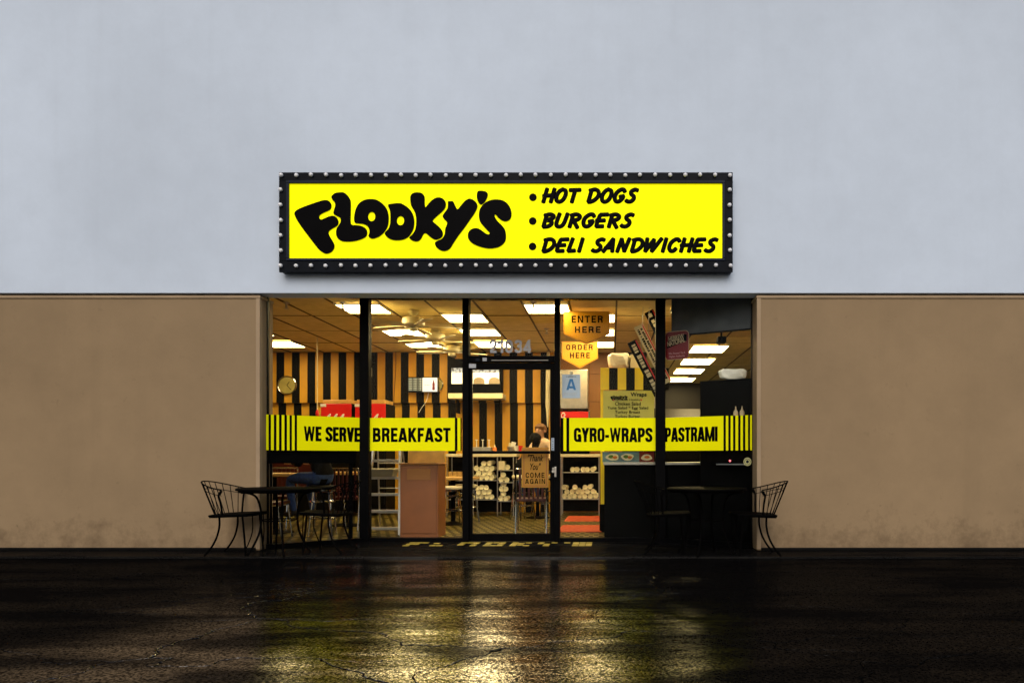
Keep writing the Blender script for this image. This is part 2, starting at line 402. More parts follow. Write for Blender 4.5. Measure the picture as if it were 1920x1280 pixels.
    if crack:
        # gloss raised before the door, cut to the sides: reflection strength painted in
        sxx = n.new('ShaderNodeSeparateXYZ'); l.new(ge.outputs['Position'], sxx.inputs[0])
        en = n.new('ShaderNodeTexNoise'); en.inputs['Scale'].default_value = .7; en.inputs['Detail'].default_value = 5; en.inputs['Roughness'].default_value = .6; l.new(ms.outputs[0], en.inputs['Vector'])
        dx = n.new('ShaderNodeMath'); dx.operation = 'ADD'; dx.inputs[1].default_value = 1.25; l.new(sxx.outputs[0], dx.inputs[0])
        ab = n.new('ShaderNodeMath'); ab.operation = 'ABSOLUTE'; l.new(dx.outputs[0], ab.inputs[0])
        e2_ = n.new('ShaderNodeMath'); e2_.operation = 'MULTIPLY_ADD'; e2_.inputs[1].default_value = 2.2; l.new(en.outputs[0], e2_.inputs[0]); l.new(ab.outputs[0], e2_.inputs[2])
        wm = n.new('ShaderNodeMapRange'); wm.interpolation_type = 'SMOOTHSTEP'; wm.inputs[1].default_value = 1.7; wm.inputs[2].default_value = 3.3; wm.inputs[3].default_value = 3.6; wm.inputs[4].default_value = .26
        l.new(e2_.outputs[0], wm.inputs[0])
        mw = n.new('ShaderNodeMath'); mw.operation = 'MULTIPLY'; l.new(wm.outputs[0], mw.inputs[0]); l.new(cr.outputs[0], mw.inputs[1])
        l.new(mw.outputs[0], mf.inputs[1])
    mxs = n.new('ShaderNodeMixShader'); l.new(mf.outputs[0], mxs.inputs[0]); l.new(df.outputs[0], mxs.inputs[1]); l.new(gl.outputs[0], mxs.inputs[2])
    l.new(mxs.outputs[0], n['Material Output'].inputs[0])
    return m

def glass_mat():
    m = bpy.data.materials.new('window_glass'); m.use_nodes = True; n = m.node_tree.nodes; l = m.node_tree.links; n.clear()
    t = n.new('ShaderNodeBsdfTransparent'); t.inputs[0].default_value = (.97, .98, .97, 1)
    g = n.new('ShaderNodeBsdfGlossy'); g.inputs['Roughness'].default_value = 0.0
    f = n.new('ShaderNodeFresnel'); f.inputs[0].default_value = 1.14
    mx = n.new('ShaderNodeMixShader'); o = n.new('ShaderNodeOutputMaterial')
    l.new(f.outputs[0], mx.inputs[0]); l.new(t.outputs[0], mx.inputs[1]); l.new(g.outputs[0], mx.inputs[2]); l.new(mx.outputs[0], o.inputs[0])
    return m
def emit_mat(name, col, s):
    m = bpy.data.materials.new(name); m.use_nodes = True; n, l, b = nodes(m)
    b.inputs['Base Color'].default_value = (.8, .8, .8, 1); b.inputs['Emission Color'].default_value = col + (1,); b.inputs['Emission Strength'].default_value = s
    return m

M_WHITE = stucco('pale_stucco', (.61, .695, .81), False)
M_TAN = stucco('tan_stucco', (.295, .205, .114), True)
M_TANTRIM = mat('tan_trim', (.35, .25, .15), .8, .12, 3, .1)
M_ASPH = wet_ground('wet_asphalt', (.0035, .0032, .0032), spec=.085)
M_WALK = wet_ground('wet_concrete', (.0045, .0043, .0045), False, (.15, .35), .06, .3)
M_GLASS = glass_mat()
M_FRAME = mat('black_aluminium', (.0022, .0022, .0025), .4, .3, 8, 0, metal=0.0, spec=.03)
M_BLACK = mat('black_paint', (.0022, .0022, .0022), .5, .3, 10, spec=.03)
M_INK = mat('black_ink', (.0014, .0014, .002), .35, .2, 10, spec=.025)
M_NAVY = mat('navy_sign_metal', (.003, .0045, .008), .42, .35, 9, .05, 30, spec=.07)
M_NAVY2 = mat('navy_retainer', (.009, .014, .027), .4, .3, 9, spec=.12)
M_SIGNY = mat('yellow_acrylic', (.93, .90, .0), .4, .01, 4, emit=.6, spec=.04)
M_VINYL = mat('yellow_vinyl', (.95, .92, .0), .5, .02, 4, spec=.05)
M_BULB = mat('bulb_glass', (.82, .82, .84), .12, .1, 30, spec=.8)
M_IRON = mat('black_wrought_iron', (.002, .0018, .0018), .6, .4, 40, .1, 200, spec=.012)
M_CHROME = mat('chrome', (.62, .62, .62), .12, .05, 20, metal=1)
M_STEEL = mat('brushed_steel', (.5, .48, .44), .32, .12, 12, metal=1)
M_CEIL = mat('ceiling_tile', (.80, .66, .33), .9, .1, 7, .25, 160)
M_TBAR = mat('brown_t_bar', (.055, .022, .008), .6, .3, 10)
M_MUST = mat('mustard_board', (.60, .30, .012), .55, .12, 3, .05, 40)
M_BLKB = mat('black_board', (.004, .0036, .0032), .5, .4, 6, .05, 40, spec=.08)
M_BROWN = mat('brown_panel', (.28, .11, .02), .55, .15, 2.5, .05, 40)
M_LAM = mat('brown_laminate', (.22, .072, .02), .42, .12, 4, .03, 60)
M_WOOD = mat('honey_wood', (.62, .36, .10), .35, .2, 7, .05, 50)
M_FLOOR = mat('olive_floor_tile', (.018, .014, .004), .4, .5, 5, .08, 25, spec=.15)
M_FTILE = mat('yellow_floor_tile', (.50, .38, .09), .3, .3, 8, spec=.5)
M_FOAM = mat('cream_foam', (.80, .74, .50), .7, .06, 20)
M_CREAM = mat('cream_plastic', (.72, .64, .42), .5, .08, 8)
M_FANW = mat('fan_ivory', (.74, .66, .38), .4, .08, 8)
M_RED = mat('red_plastic', (.72, .012, .01), .32, .08, 5)
M_DRED = mat('dark_red_vinyl', (.05, .006, .005), .35, .25, 12)
M_RUBR = mat('orange_red_rubber', (.52, .09, .02), .6, .2, 20, .2, 80)
M_WHITEP = mat('white_paper', (.82, .80, .74), .6, .05, 12)
M_YEL = mat('yellow_paint', (.95, .70, .008), .45, .06, 5)
M_SIGNO = mat('amber_sign', (.80, .37, .008), .4, .03, 4)
M_GREY = mat('grey_vinyl', (.55, .55, .56), .5, .04, 10)
M_DGREY = mat('dark_grey_fabric', (.10, .11, .12), .8, .25, 5, .2, 120)
M_BAG = mat('white_plastic_bag', (.80, .78, .66), .3, .08, 9, .6, 14)
M_BOARDG = mat('lime_menu_board', (.56, .54, .10), .5, .12, 3)
M_BLUE = mat('grade_blue', (.01, .16, .42), .5, .05, 9)
M_PALEB = mat('pale_blue_card', (.46, .56, .68), .5, .05, 9)
M_DENIM = mat('blue_denim', (.02, .05, .16), .8, .4, 25, .3, 120)
M_JACK = mat('black_jacket', (.005, .005, .006), .8, .4, 14, .4, 30, spec=.1)
M_SKIN = mat('skin', (.50, .27, .17), .5, .1, 15)
M_HAIR = mat('dark_hair', (.02, .012, .008), .6, .4, 40)
M_SHIRT = mat('cream_red_shirt', (.72, .52, .36), .8, .25, 14, .3, 30)
M_SHOE = mat('dark_shoe', (.02, .018, .016), .5, .3, 15)
M_ORANGE = mat('orange_plastic', (.62, .16, .02), .35, .08, 8)
M_SCREEN = emit_mat('screen_pale', (.75, .85, 1.0), .55)
M_SCRB = mat('screen_dark', (.02, .035, .06), .3, .2, 9)
M_MAROON = mat('maroon_enamel', (.18, .008, .010), .35, .1, 6)
M_GOLD = mat('pale_gold_ink', (.55, .42, .24), .5, .1, 10)
M_SILV = mat('silver_sticker', (.5, .52, .55), .4, .15, 60)
M_PANEL = emit_mat('light_panel', (1.0, .76, .36), PANEL_L)
M_TROFF = mat('troffer_frame', (.75, .7, .55), .5, .05)
M_ALU = mat('ladder_aluminium', (.5, .48, .44), .35, .1, 20, metal=.8)

# ------------------------------------------------------------------ setting: ground
YW = 8.235                                       # face of the tan wall
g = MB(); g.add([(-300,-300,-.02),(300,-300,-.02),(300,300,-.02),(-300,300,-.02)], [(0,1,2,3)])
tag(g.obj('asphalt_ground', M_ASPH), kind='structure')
g = MB()
g.box(-16, 14, 7.70, 9.04, -.0195, .0)
tag(g.obj('pavement', M_WALK), kind='structure')
pave = bpy.data.objects['pavement']

# lettering of yellow tiles laid into the pavement before the door
GL = {'F': ['111','100','110','100','100'], 'L': ['100','100','100','100','111'], 'O': ['111','101','101','101','111'],
      'K': ['101','110','100','110','101'], 'Y': ['101','101','010','010','010'], 'S': ['111','100','111','001','111'], "'": ['1','1','0','0','0']}
tile_me = MB().bbox(-.036, .036, -.034, .034, 0, .006, .002).mesh('inlay_tile', mat('worn_yellow_tile', (.40, .29, .025), .4, .25, 9))
x = (764 - CX) / 158
for ch in "FLOOKY'S":
    gm = GL[ch]
    for r_, row in enumerate(gm):
        for c_, bit in enumerate(row):
            if bit == '1' and random.random() > .15:
                link('inlay_tile', tile_me, pave, (x + .037 + c_ * .078, 8.955 - r_ * .072, .0002))
    x += len(gm[0]) * .078 + (.075 if ch != "'" else .03)

# ------------------------------------------------------------------ building shell
B = thing('shop_building', 'pale stucco shop building with tan lower walls and a recessed glass front', 'building', (0, YW, 0))
def bpart(name, mb, m, smooth=False, parent=None):
    o = mb.obj(name, m, parent or B, smooth)
    if parent is None: o.location = (0, -YW, 0)
    return o
XL, XR = -3.876, 1.612
bpart('lower_wall', MB().box(-16, XL, YW, 8.55, 0, 2.775), M_TAN)
bpart('lower_wall', MB().box(XR, 14, YW, 8.55, 0, 2.775), M_TAN)
bpart('wall_cap', MB().bbox(-16, XL + .012, YW - .014, 8.55, 2.7755, 2.806, .004), M_TANTRIM)
bpart('wall_cap', MB().bbox(XR - .012, 14, YW - .014, 8.55, 2.7755, 2.806, .004), M_TANTRIM)
bpart('corner_bead', MB().bbox(XL - .038, XL + .006, YW - .012, YW + .05, 0.012, 2.774, .004), M_TANTRIM)
bpart('corner_bead', MB().bbox(XR - .006, XR + .038, YW - .012, YW + .05, 0.012, 2.774, .004), M_TANTRIM)
bpart('base_flashing', MB().bbox(-16, XL - .04, YW - .02, YW + .02, 0.001, .03, .004), M_BLKB)
bpart('base_flashing', MB().bbox(XR + .04, 14, YW - .02, YW + .02, 0.001, .03, .004), M_BLKB)
bpart('upper_wall', MB().bbox(-16, 14, 8.20, 8.454, 2.824, 9.0, .008), M_WHITE)
bpart('shadow_gap', MB().box(-16, XL - .02, 8.26, 8.52, 2.8065, 2.8235), M_BLACK)
bpart('shadow_gap', MB().box(XR + .02, 14, 8.26, 8.52, 2.8065, 2.8235), M_BLACK)
bpart('soffit', MB().box(XL - .1, XR + .1, 8.4545, 9.30, 3.03, 3.3), M_BLACK)
bpart('roof', MB().box(-16, 14, 8.4545, 21, 3.45, 3.7), M_BLKB)
bpart('side_wall', MB().box(-8.6, -8.4, 8.56, 14.3, 0, 3.44), M_MUST)
bpart('side_wall', MB().box(4.4, 4.6, 8.56, 20.2, 0, 3.44), M_BLKB)
bpart('kitchen_wall', MB().box(.1, .22, 14.32, 20.2, 0, 3.44), M_CREAM)
bpart('kitchen_wall', MB().box(.22, 4.4, 20.0, 20.2, 0, 3.44), mat('dark_kitchen_wall', (.010, .006, .003), .6, .3, 3))
fl = bpart('floor', MB().box(-8.4, 4.4, 9.045, 20.0, -.018, 0.0), M_FLOOR)
ft = MB()
for j in range(26):
    yy = 9.3 + j * .19
    for i in range(60):
        xx = -6.2 + i * .125 + (.0625 if j % 2 else 0)
        if random.random() < .93:
            ft.add([(xx-.036, yy-.028, .004), (xx+.036, yy-.028, .004), (xx+.036, yy+.028, .004), (xx-.036, yy+.028, .004)], [(0,1,2,3)])
tag(ft.obj('floor_tiles', M_FTILE, fl), kind='stuff')
# back wall with upright boards, upper row proud of the lower row
bw = bpart('back_wall', MB().box(-8.4, .22, 14.22, 14.32, 0, 3.44), M_BLKB)
SB = .1468
up_me = [MB().bbox(-SB/2+.0015, SB/2-.0015, 0, .07, 2.07, 3.02, .003).mesh('board', m) for m in (M_MUST, M_BLKB)]
lo_me = [MB().bbox(-SB/2+.0015, SB/2-.0015, 0, .02, .0, 2.069, .003).mesh('board', m) for m in (M_MUST, M_BLKB)]
x0 = (700 - CX) / 99.3
n0 = int((x0 + 8.3) / SB)
k = -n0
while True:
    xx = x0 + k * SB
    if xx > -1.02: break
    w = 1 if k % 2 == 0 else 0
    link('board', up_me[w], bw, (xx, 14.105, 0)); link('board', lo_me[w], bw, (xx, 14.19, 0)); k += 1
for i, (xa, xb) in enumerate(((-.98, -.42), (-.418, .21))):
    for (za, zb) in ((0, .9), (.905, 2.09), (2.095, 2.62), (2.625, 3.02)):
        MB().bbox(xa, xb - .004, 14.17, 14.215, za, zb, .004).obj('wall_panel', M_BROWN, bw)
# ceiling
ce = bpart('ceiling', MB().box(-8.4, 4.4, 9.301, 20.0, 3.10, 3.14), M_BLKB)
ZC = 3.027
tile_me = [MB().bbox(.008, .603, .002, .609, ZC + .001, ZC + .02, .003).mesh('ceiling_tile', M_CEIL)]
GX0 = -.543
for i in range(-13, 8):
    for j in range(0, 18):
        xx = GX0 + i * .6125; yy = 9.32 + j * .612
        if yy > 14.0 and xx < .2: continue
        if xx < -8.3 or xx > 3.8: continue
        o = link('ceiling_tile', tile_me[0], ce, (xx, yy, random.uniform(0, .004)))
        o.rotation_euler = (random.uniform(-.006, .006), 0, 0)
for i in range(-12, 9):
    xx = GX0 + i * .6125
    MB().box(xx - .012, xx + .012, 9.31, 14.1 if xx < .2 else 19.98, ZC - .006, ZC + .006).obj('runner', M_TBAR, ce)
for j in (2, 4, 6):
    MB().box(-8.3, 4.3, 9.32 + j*.612 - .009, 9.32 + j*.612 + .009, ZC - .002, ZC + .009).obj('cross_bar', M_TBAR, ce)

# ------------------------------------------------------------------ lamps: ceiling panels
def ceiling_light(x0, x1, y0, y1, label, group):
    t = thing('ceiling_light', label, 'ceiling light', ((x0+x1)/2, (y0+y1)/2, ZC - .02), 0, group)
    hx, hy = (x1-x0)/2, (y1-y0)/2
    fr = MB()
    for a in ((-hx, hx, -hy, -hy+.02), (-hx, hx, hy-.02, hy), (-hx, -hx+.02, -hy+.021, hy-.021), (hx-.02, hx, -hy+.021, hy-.021)):
        fr.box(*a, -.004, .02)
    fr.obj('frame', M_TROFF, t)
    MB().box(-hx+.021, hx-.021, -hy+.021, hy-.021, 0, .012).obj('diffuser', M_PANEL, t)
ROW = ((9.66, 10.27), (10.33, 10.94), (11.52, 12.15), (12.76, 13.38))
ORD = ('first', 'second', 'third', 'fourth')
for i0, rows, where in ((-9, (2, 3), 'above the wall clock'), (-5, (0, 2, 3), 'behind the post between WE SERVE and BREAKFAST'), (-3, (1, 2, 3), 'above the television'),
                        (-1, (0,), 'beside the ENTER HERE sign'), (0, (1, 2, 3), 'behind the ENTER HERE and ORDER HERE signs')):
    xx = GX0 + i0 * .6125
    for q_, r_ in enumerate(rows):
        lb = 'square fluorescent ceiling panel %s' % where if len(rows) == 1 else 'square fluorescent ceiling panel %s, %s from the glass' % (where, ORD[q_])
        ceiling_light(xx + .008, xx + .604, *ROW[r_], lb, 'dining room light panels')
ceiling_light(.80, 1.42, 9.62, 10.24, 'square white fluorescent panel lit above the order counter', 'order counter light panel')
for q_, (ya, yb) in enumerate(((13.2, 14.05), (14.9, 15.8), (16.6, 17.5), (18.4, 19.3))):
    ceiling_light(1.44, 2.1, ya, yb, 'long fluorescent panel in the kitchen ceiling, %s from the PASTRAMI window' % ORD[q_], 'kitchen light panels')

# ------------------------------------------------------------------ storefront glazing
YD = 9.09
A0, A1 = (XL + .003, 8.38), (-2.99, YD)
C0, C1 = (.597, YD), (XR - .003, 8.50)
SF = thing('storefront', 'black framed shop window wall folding inward to a glass door', 'storefront', (-1.2, YD, 0))
def sp(name, mb, m, parent=None, smooth=False):
    o = mb.obj(name, m, parent or SF, smooth)
    if parent is None: o.location = (1.2, -YD, 0)
    return o
for x_, w_ in ((-2.99, .11), (-1.762, .078), (-.654, .066), (.597, .117)):
    sp('mullion', MB().bbox(x_ - w_/2, x_ + w_/2, YD - .06, YD + .06, .0, 3.02, .004), M_FRAME)
sp('jamb', MB().box(XL + .001, XL + .012, 8.40, 8.44, .0, 3.02), M_FRAME)
sp('jamb', MB().box(XR - .012, XR - .001, 8.52, 8.56, .0, 3.02), M_FRAME)
def pane(a, b, z0, z1, name='pane', parent=None):
    return sp(name, MB().slab(a, b, .008, z0, z1), M_GLASS, parent)
SEG = [(A0, A1), ((-2.935, YD), (-1.801, YD)), ((-.621, YD), (.5385, YD)), (C0, C1)]
for a, b in SEG:
    pane(a, b, .052, 2.94)
    sp('sill', MB().slab(a, b, .09, .0005, .05), M_FRAME)
    sp('header', MB().slab(a, b, .09, 2.941, 3.02), M_FRAME)
sp('header', MB().box(-1.7225, -.6875, YD-.05, YD+.05, 2.94, 3.02), M_FRAME)
pane((-1.7225, YD), (-.6875, YD), 2.255, 2.9395, 'transom_pane')
sp('transom_bar', MB().bbox(-1.7225, -.6875, YD-.055, YD+.055, 2.175, 2.254, .004), M_FRAME)
MB().bbox(-1.45, -.76, YD-.0605, YD-.0555, 2.196, 2.2005, .001).obj('trim_line', M_STEEL, SF, loc=(1.2, -YD, 0))
# door
dm = MB()
dm.bbox(-1.7215, -1.688, YD-.025, YD+.025, .006, 2.17, .003); dm.bbox(-.742, -.6885, YD-.025, YD+.025, .006, 2.17, .003)
dm.bbox(-1.6879, -.7421, YD-.0245, YD+.0245, 2.092, 2.169, .003); dm.bbox(-1.6879, -.7421, YD-.0245, YD+.0245, .007, .1, .003)
door = sp('door', dm, M_FRAME)
def dp(name, mb, m, smooth=False): return mb.obj(name, m, door, smooth)
dp('door_pane', MB().box(-1.6878, -.7422, YD-.004, YD+.004, .101, 2.091), M_GLASS)
dp('push_bar', MB().bbox(-1.6877, -.7423, YD-.06, YD-.03, 1.068, 1.104, .006), M_FRAME)
for z_, r_ in ((.89, .013), (.857, .018)):
    dp('lock', MB().lathe([(r_, 0), (r_, .012), (r_*.7, .016), (0, .016)], 16, (-.703, YD-.0415, z_), 'y'), M_STEEL, True)
dp('pull_handle', MB().bbox(-.686, -.662, YD-.075, YD-.0605, .79, .91, .004), M_STEEL)
push = dp('push_label', MB().box(-.725, -.692, YD-.0285, YD-.0255, 1.11, 1.26), M_PALEB)
scribble('push_lettering', -.698, YD-.0288, 1.115, .14, .02, 1, M_INK, door, rot=(0, R(-90), 0))
for (xa, za, w_, h_) in ((-1.72, 2.105, .085, .05), (-1.555, 2.188, .05, .04), (-1.64, 2.19, .045, .03)):
    sp('sticker', MB().box(xa, xa + w_, YD-.064, YD-.0612, za, za + h_), M_SILV if w_ > .046 else M_NAVY2)
o = block('street_number', '21034', -1.487, YD-.0045, 2.295, .52, .158, M_GREY, SF, .2); o.location = Vector((-1.487, YD-.0045, 2.295)) - SF.location

# ------------------------------------------------------------------ marquee sign
YS = 8.10
s_ = F / YS
def sx(px): return (px - CX) / s_
def sz(py): return HC + (CY - py) / s_
SG = thing('marquee_sign', 'long yellow box sign with black bubble lettering and a bulb-studded dark frame', 'sign', (sx(949), YS, sz(512)))
off = -SG.location
def gp(name, mb, m, smooth=False): return mb.obj(name, m, SG, smooth, loc=off)
gp('box_body', MB().bbox(sx(526), sx(1372.5), YS + .004, 8.199, sz(509.5), sz(325.5), .006), M_NAVY)
x0, x1, z0, z1 = sx(524.5), sx(1373.5), sz(511), sz(324.5)
ix0, ix1, iz0, iz1 = sx(538), sx(1359), sz(490), sz(339.5)
fx0, fx1, fz0, fz1 = sx(543.2), sx(1354), sz(485.2), sz(345)
for a in ((x0, x1, iz1, z1), (x0, x1, z0, iz0), (x0, ix0, iz0 + .001, iz1 - .001), (ix1, x1, iz0 + .001, iz1 - .001)):
    gp('frame_rail', MB().bbox(a[0], a[1], YS - .02, YS + .0035, a[2], a[3], .004), M_NAVY)
for a in ((ix0 + .001, ix1 - .001, fz1, iz1 - .001), (ix0 + .001, ix1 - .001, iz0 + .001, fz0), (ix0 + .001, fx0, fz0 + .001, fz1 - .001), (fx1, ix1 - .001, fz0 + .001, fz1 - .001)):
    gp('retainer', MB().bbox(a[0], a[1], YS - .03, YS + .003, a[2], a[3], .005), M_NAVY2)
gp('face_panel', MB().box(fx0 + .0005, fx1 - .0005, YS - .006, YS + .003, fz0 + .0005, fz1 - .0005), M_SIGNY)
bulb_me = MB().lathe([(.019, 0), (.02, -.006), (.022, -.012), (.0225, -.02), (.019, -.030), (.011, -.037), (0, -.039)], 14, axis='y').mesh('bulb', M_BULB, True)
sock_me = MB().lathe([(.0235, .002), (.0235, -.003), (.021, -.005), (0, -.005)], 14, axis='y').mesh('socket', M_NAVY2, True)
pts = [(530 + i * (1368 - 530) / 30, 330.5) for i in range(31)] + [(529 + i * (1369 - 529) / 30, 499.5) for i in range(31)]
pts += [(529, y_) for y_ in (358.3, 386.2, 414.7, 443, 471)] + [(1367, y_) for y_ in (358.3, 386.4, 414.7, 443, 470.5)]
for px, py in pts:
    o = link('bulb', bulb_me, SG, Vector((sx(px + random.uniform(-.6, .6)), YS - .0195, sz(py + random.uniform(-.7, .7)))) + off)
    o.rotation_euler = (random.uniform(-.12, .12), 0, random.uniform(-.12, .12))
    link('socket', sock_me, o, (0, .001, 0))
# bubble letters, outlines in zoomed photograph units
LT = {
 'F': (540, [[(115,450),(150,395),(250,345),(400,290),(520,250),(600,230),(660,235),(700,265),(718,310),(712,360),(680,395),(600,430),(545,460),(520,490),(525,530),(560,545),(620,520),(690,492),(750,485),(800,510),(828,555),(832,610),(800,655),(730,695),(680,735),(675,780),(710,850),(750,915),(768,970),(755,1030),(710,1080),(640,1103),(580,1085),(510,1030),(430,930),(330,800),(220,650),(150,540)]]),
 'L': (540, [[(718,180),(740,145),(780,115),(850,103),(920,105),(970,140),(1010,190),(1032,250),(1035,350),(1033,480),(1033,590),(1055,630),(1120,638),(1200,648),(1260,675),(1295,715),(1303,770),(1280,825),(1210,865),(1110,895),(1000,907),(900,900),(840,870),(805,820),(795,760),(805,695),(840,640),(868,590),(868,530),(840,505),(800,485),(760,460),(752,430),(765,380),(782,320),(775,270),(740,230)]]),
 'O': (540, [[(1365,212),(1450,222),(1540,275),(1610,350),(1645,440),(1655,540),(1640,650),(1590,740),(1510,815),(1430,850),(1380,857),(1340,840),(1325,810),(1340,760),(1335,700),(1300,650),(1240,620),(1160,610),(1105,600),(1090,550),(1095,470),(1120,370),(1165,290),(1230,240),(1300,217)], (1377,498,60,75)]),
 'D': (540, [[(1645,310),(1680,292),(1780,280),(1850,281),(1893,300),(1963,345),(2023,410),(2060,490),(2073,580),(2063,680),(2028,760),(1973,830),(1893,872),(1800,885),(1720,878),(1650,850),(1600,800),(1592,765),(1620,730),(1660,680),(1680,600),(1683,500),(1675,400),(1655,350)], (1848,565,60,75)]),
 'K': (750, [[(175,180),(195,135),(240,108),(300,103),(360,115),(400,155),(410,210),(410,290),(425,345),(470,290),(530,230),(590,193),(650,185),(710,208),(748,255),(755,310),(735,370),(680,430),(610,490),(550,550),(548,580),(600,625),(660,680),(700,740),(705,800),(680,840),(630,868),(570,872),(500,830),(435,775),(400,775),(375,810),(350,860),(310,895),(260,903),(200,885),(160,850),(170,825),(215,780),(255,710),(270,620),(270,520),(250,430),(200,340),(180,280)]]),
 'Y': (750, [[(790,255),(830,247),(875,252),(905,310),(945,378),(1000,320),(1060,250),(1120,210),(1170,210),(1230,245),(1268,300),(1265,360),(1220,450),(1150,550),(1060,680),(960,810),(880,930),(830,1010),(770,1052),(700,1058),(630,1025),(585,970),(580,920),(625,890),(690,860),(735,790),(745,700),(775,620),(770,585),(725,535),(702,490),(730,440),(780,370),(790,310)]]),
 'apostrophe': (750, [[(1265,120),(1280,85),(1320,77),(1380,82),(1430,105),(1440,150),(1420,210),(1390,260),(1340,300),(1300,285),(1275,240),(1262,180)]]),
 'S': (750, [[(1320,360),(1380,285),(1470,235),(1570,218),(1680,232),(1760,285),(1810,360),(1828,440),(1820,510),(1790,555),(1730,575),(1670,560),(1610,515),(1570,468),(1553,470),(1560,510),(1600,570),(1670,640),(1720,710),(1738,800),(1728,890),(1680,955),(1600,1000),(1480,1018),(1370,1005),(1260,970),(1170,920),(1120,850),(1118,780),(1150,720),(1210,690),(1280,690),(1350,730),(1410,775),(1455,788),(1470,765),(1430,720),(1370,655),(1315,580),(1295,490),(1300,420)]]),
}
def letter_loops(loops, ox, fx, fz):
    out = []
    for lp in loops:
        if isinstance(lp, tuple):
            cx_, cy_, rx, ry = lp
            pp = [(cx_ + rx*math.cos(-a), cy_ + ry*math.sin(-a)) for a in [2*math.pi*i/28 for i in range(28)]]
        else: pp = catmull(lp, 4)
        out.append([(fx(ox + p[0] / 8.727), fz(350 + p[1] / 8.727)) for p in pp])
    return out
def bubble_name(fx, fz, parent, Y, m, ext, each):
    for ch, (ox, lps) in LT.items():
        me = outline_mesh(letter_loops(lps, ox, fx, fz), ext); me.materials.append(m)
        yield link('letter', me, parent, (0, Y, 0))
for o in bubble_name(sx, sz, SG, YS - .0135, M_INK, .006, True): o.location += off

# brush lettering
BF = {
 'H': (.60, [[(.1,0),(.1,1)],[(.53,0),(.53,1)],[(.0,.46),(.5,.52)]]),
 'O': (.64, [[(.34,.97),(.16,.82),(.07,.5),(.14,.14),(.32,.03),(.5,.18),(.57,.55),(.5,.85),(.36,.93)]]),
 'T': (.60, [[(.0,.9),(.6,.92)],[(.31,0),(.31,.88)]]),
 'D': (.66, [[(.12,.04),(.12,.75)],[(.02,.86),(.3,.95),(.52,.82),(.6,.5),(.48,.2),(.28,.04),(.12,.02)]]),
 'G': (.64, [[(.57,.78),(.46,.94),(.28,.92),(.1,.68),(.08,.34),(.2,.08),(.38,.06),(.52,.24),(.56,.45)],[(.36,.40),(.58,.46)]]),
 'S': (.56, [[(.55,.88),(.38,.94),(.2,.8),(.24,.6),(.42,.44),(.45,.22),(.32,.05),(.14,.06),(.04,.14)]]),
 'B': (.60, [[(.12,.04),(.12,.8)],[(.02,.86),(.3,.95),(.51,.83),(.48,.65),(.22,.52),(.46,.44),(.51,.22),(.36,.05),(.12,.02)]]),
 'U': (.62, [[(.1,1),(.07,.3),(.17,.06),(.36,.06),(.48,.3),(.53,1)]]),
 'R': (.62, [[(.12,0),(.12,.8)],[(.02,.86),(.3,.95),(.52,.80),(.46,.58),(.2,.48)],[(.25,.46),(.56,-.05)]]),
 'E': (.56, [[(.14,.92),(.54,.94)],[(.13,.9),(.08,.4),(.1,.05)],[(.1,.05),(.46,.06)],[(.0,.47),(.46,.5)]]),
 'L': (.46, [[(.12,1),(.06,.06)],[(.06,.05),(.42,.08)]]),
 'I': (.22, [[(.1,0),(.1,1)]]),
 'A': (.62, [[(0,0),(.36,.97)],[(.36,.97),(.5,0)],[(.05,.28),(.46,.34)]]),
 'N': (.62, [[(.05,0),(.1,.97)],[(.1,.97),(.43,.03)],[(.43,.03),(.52,1)]]),
 'W': (.86, [[(.02,1),(.1,.03)],[(.1,.03),(.4,.92)],[(.4,.92),(.46,.03)],[(.46,.03),(.80,1)]]),
 'C': (.58, [[(.54,.78),(.45,.93),(.28,.92),(.1,.66),(.08,.3),(.2,.06),(.36,.07),(.46,.24)]]),
 ' ': (.34, [])}
def brush_line(body, px0, px1, py0, py1, Y, parent, m):
    mb = MB(); h = py1 - py0; th = .136
    adv = sum(BF[c][0] + .10 for c in body) - .10
    sc = (px1 - px0 - h * .26) / (adv * h)
    x = 0
    for c in body:
        w_, st = BF[c]
        for pl in st:
            pp = [(p[0], p[1]) for p in pl]
            if len(pp) > 2: pp = [tuple(q) for q in catmull(pp, 4, False)]
            P = []; rad = []
            def tr(p):
                xx = (x + p[0]) * sc + p[1] * .24 + .05
                yy = .09 + p[1] * .82
                return Vector((sx(px0 + xx * h), 0, sz(py1 - yy * h)))
            P = [tr(p) for p in pp]; r_ = th * h / s_
            d0 = (P[0] - P[1]).normalized(); d1 = (P[-1] - P[-2]).normalized()
            P2 = [P[0] + d0 * r_ * .55] + [P[0] + d0 * r_ * .3] + P + [P[-1] + d1 * r_ * .3, P[-1] + d1 * r_ * .55]
            rr = [r_ * .55, r_ * .9] + [r_] * len(P) + [r_ * .9, r_ * .55]
            st0 = len(mb.v); mb.tube(P2, rr, 8)
            for i in range(st0, len(mb.v)):
                v = mb.v[i]; mb.v[i] = (v[0], v[1] * .18, v[2])
        x += w_ + .10
    return mb.obj('lettering', m, parent, loc=Vector((0, Y, 0)) + off)
brush_line('HOT DOGS', 1014, 1196, 352, 382.5, YS - .008, SG, M_INK)
brush_line('BURGERS', 1013, 1188, 398.5, 429, YS - .008, SG, M_INK)
brush_line('DELI SANDWICHES', 1013, 1345, 445, 475, YS - .008, SG, M_INK)
for px, py in ((999.4, 370.6), (999, 415), (998.7, 462.6)):
    gp('bullet', MB().lathe([(7.2/s_, 0), (7.2/s_, -.006), (0, -.0061)], 20, (sx(px), YS - .0055, sz(py)), 'y'), M_INK)

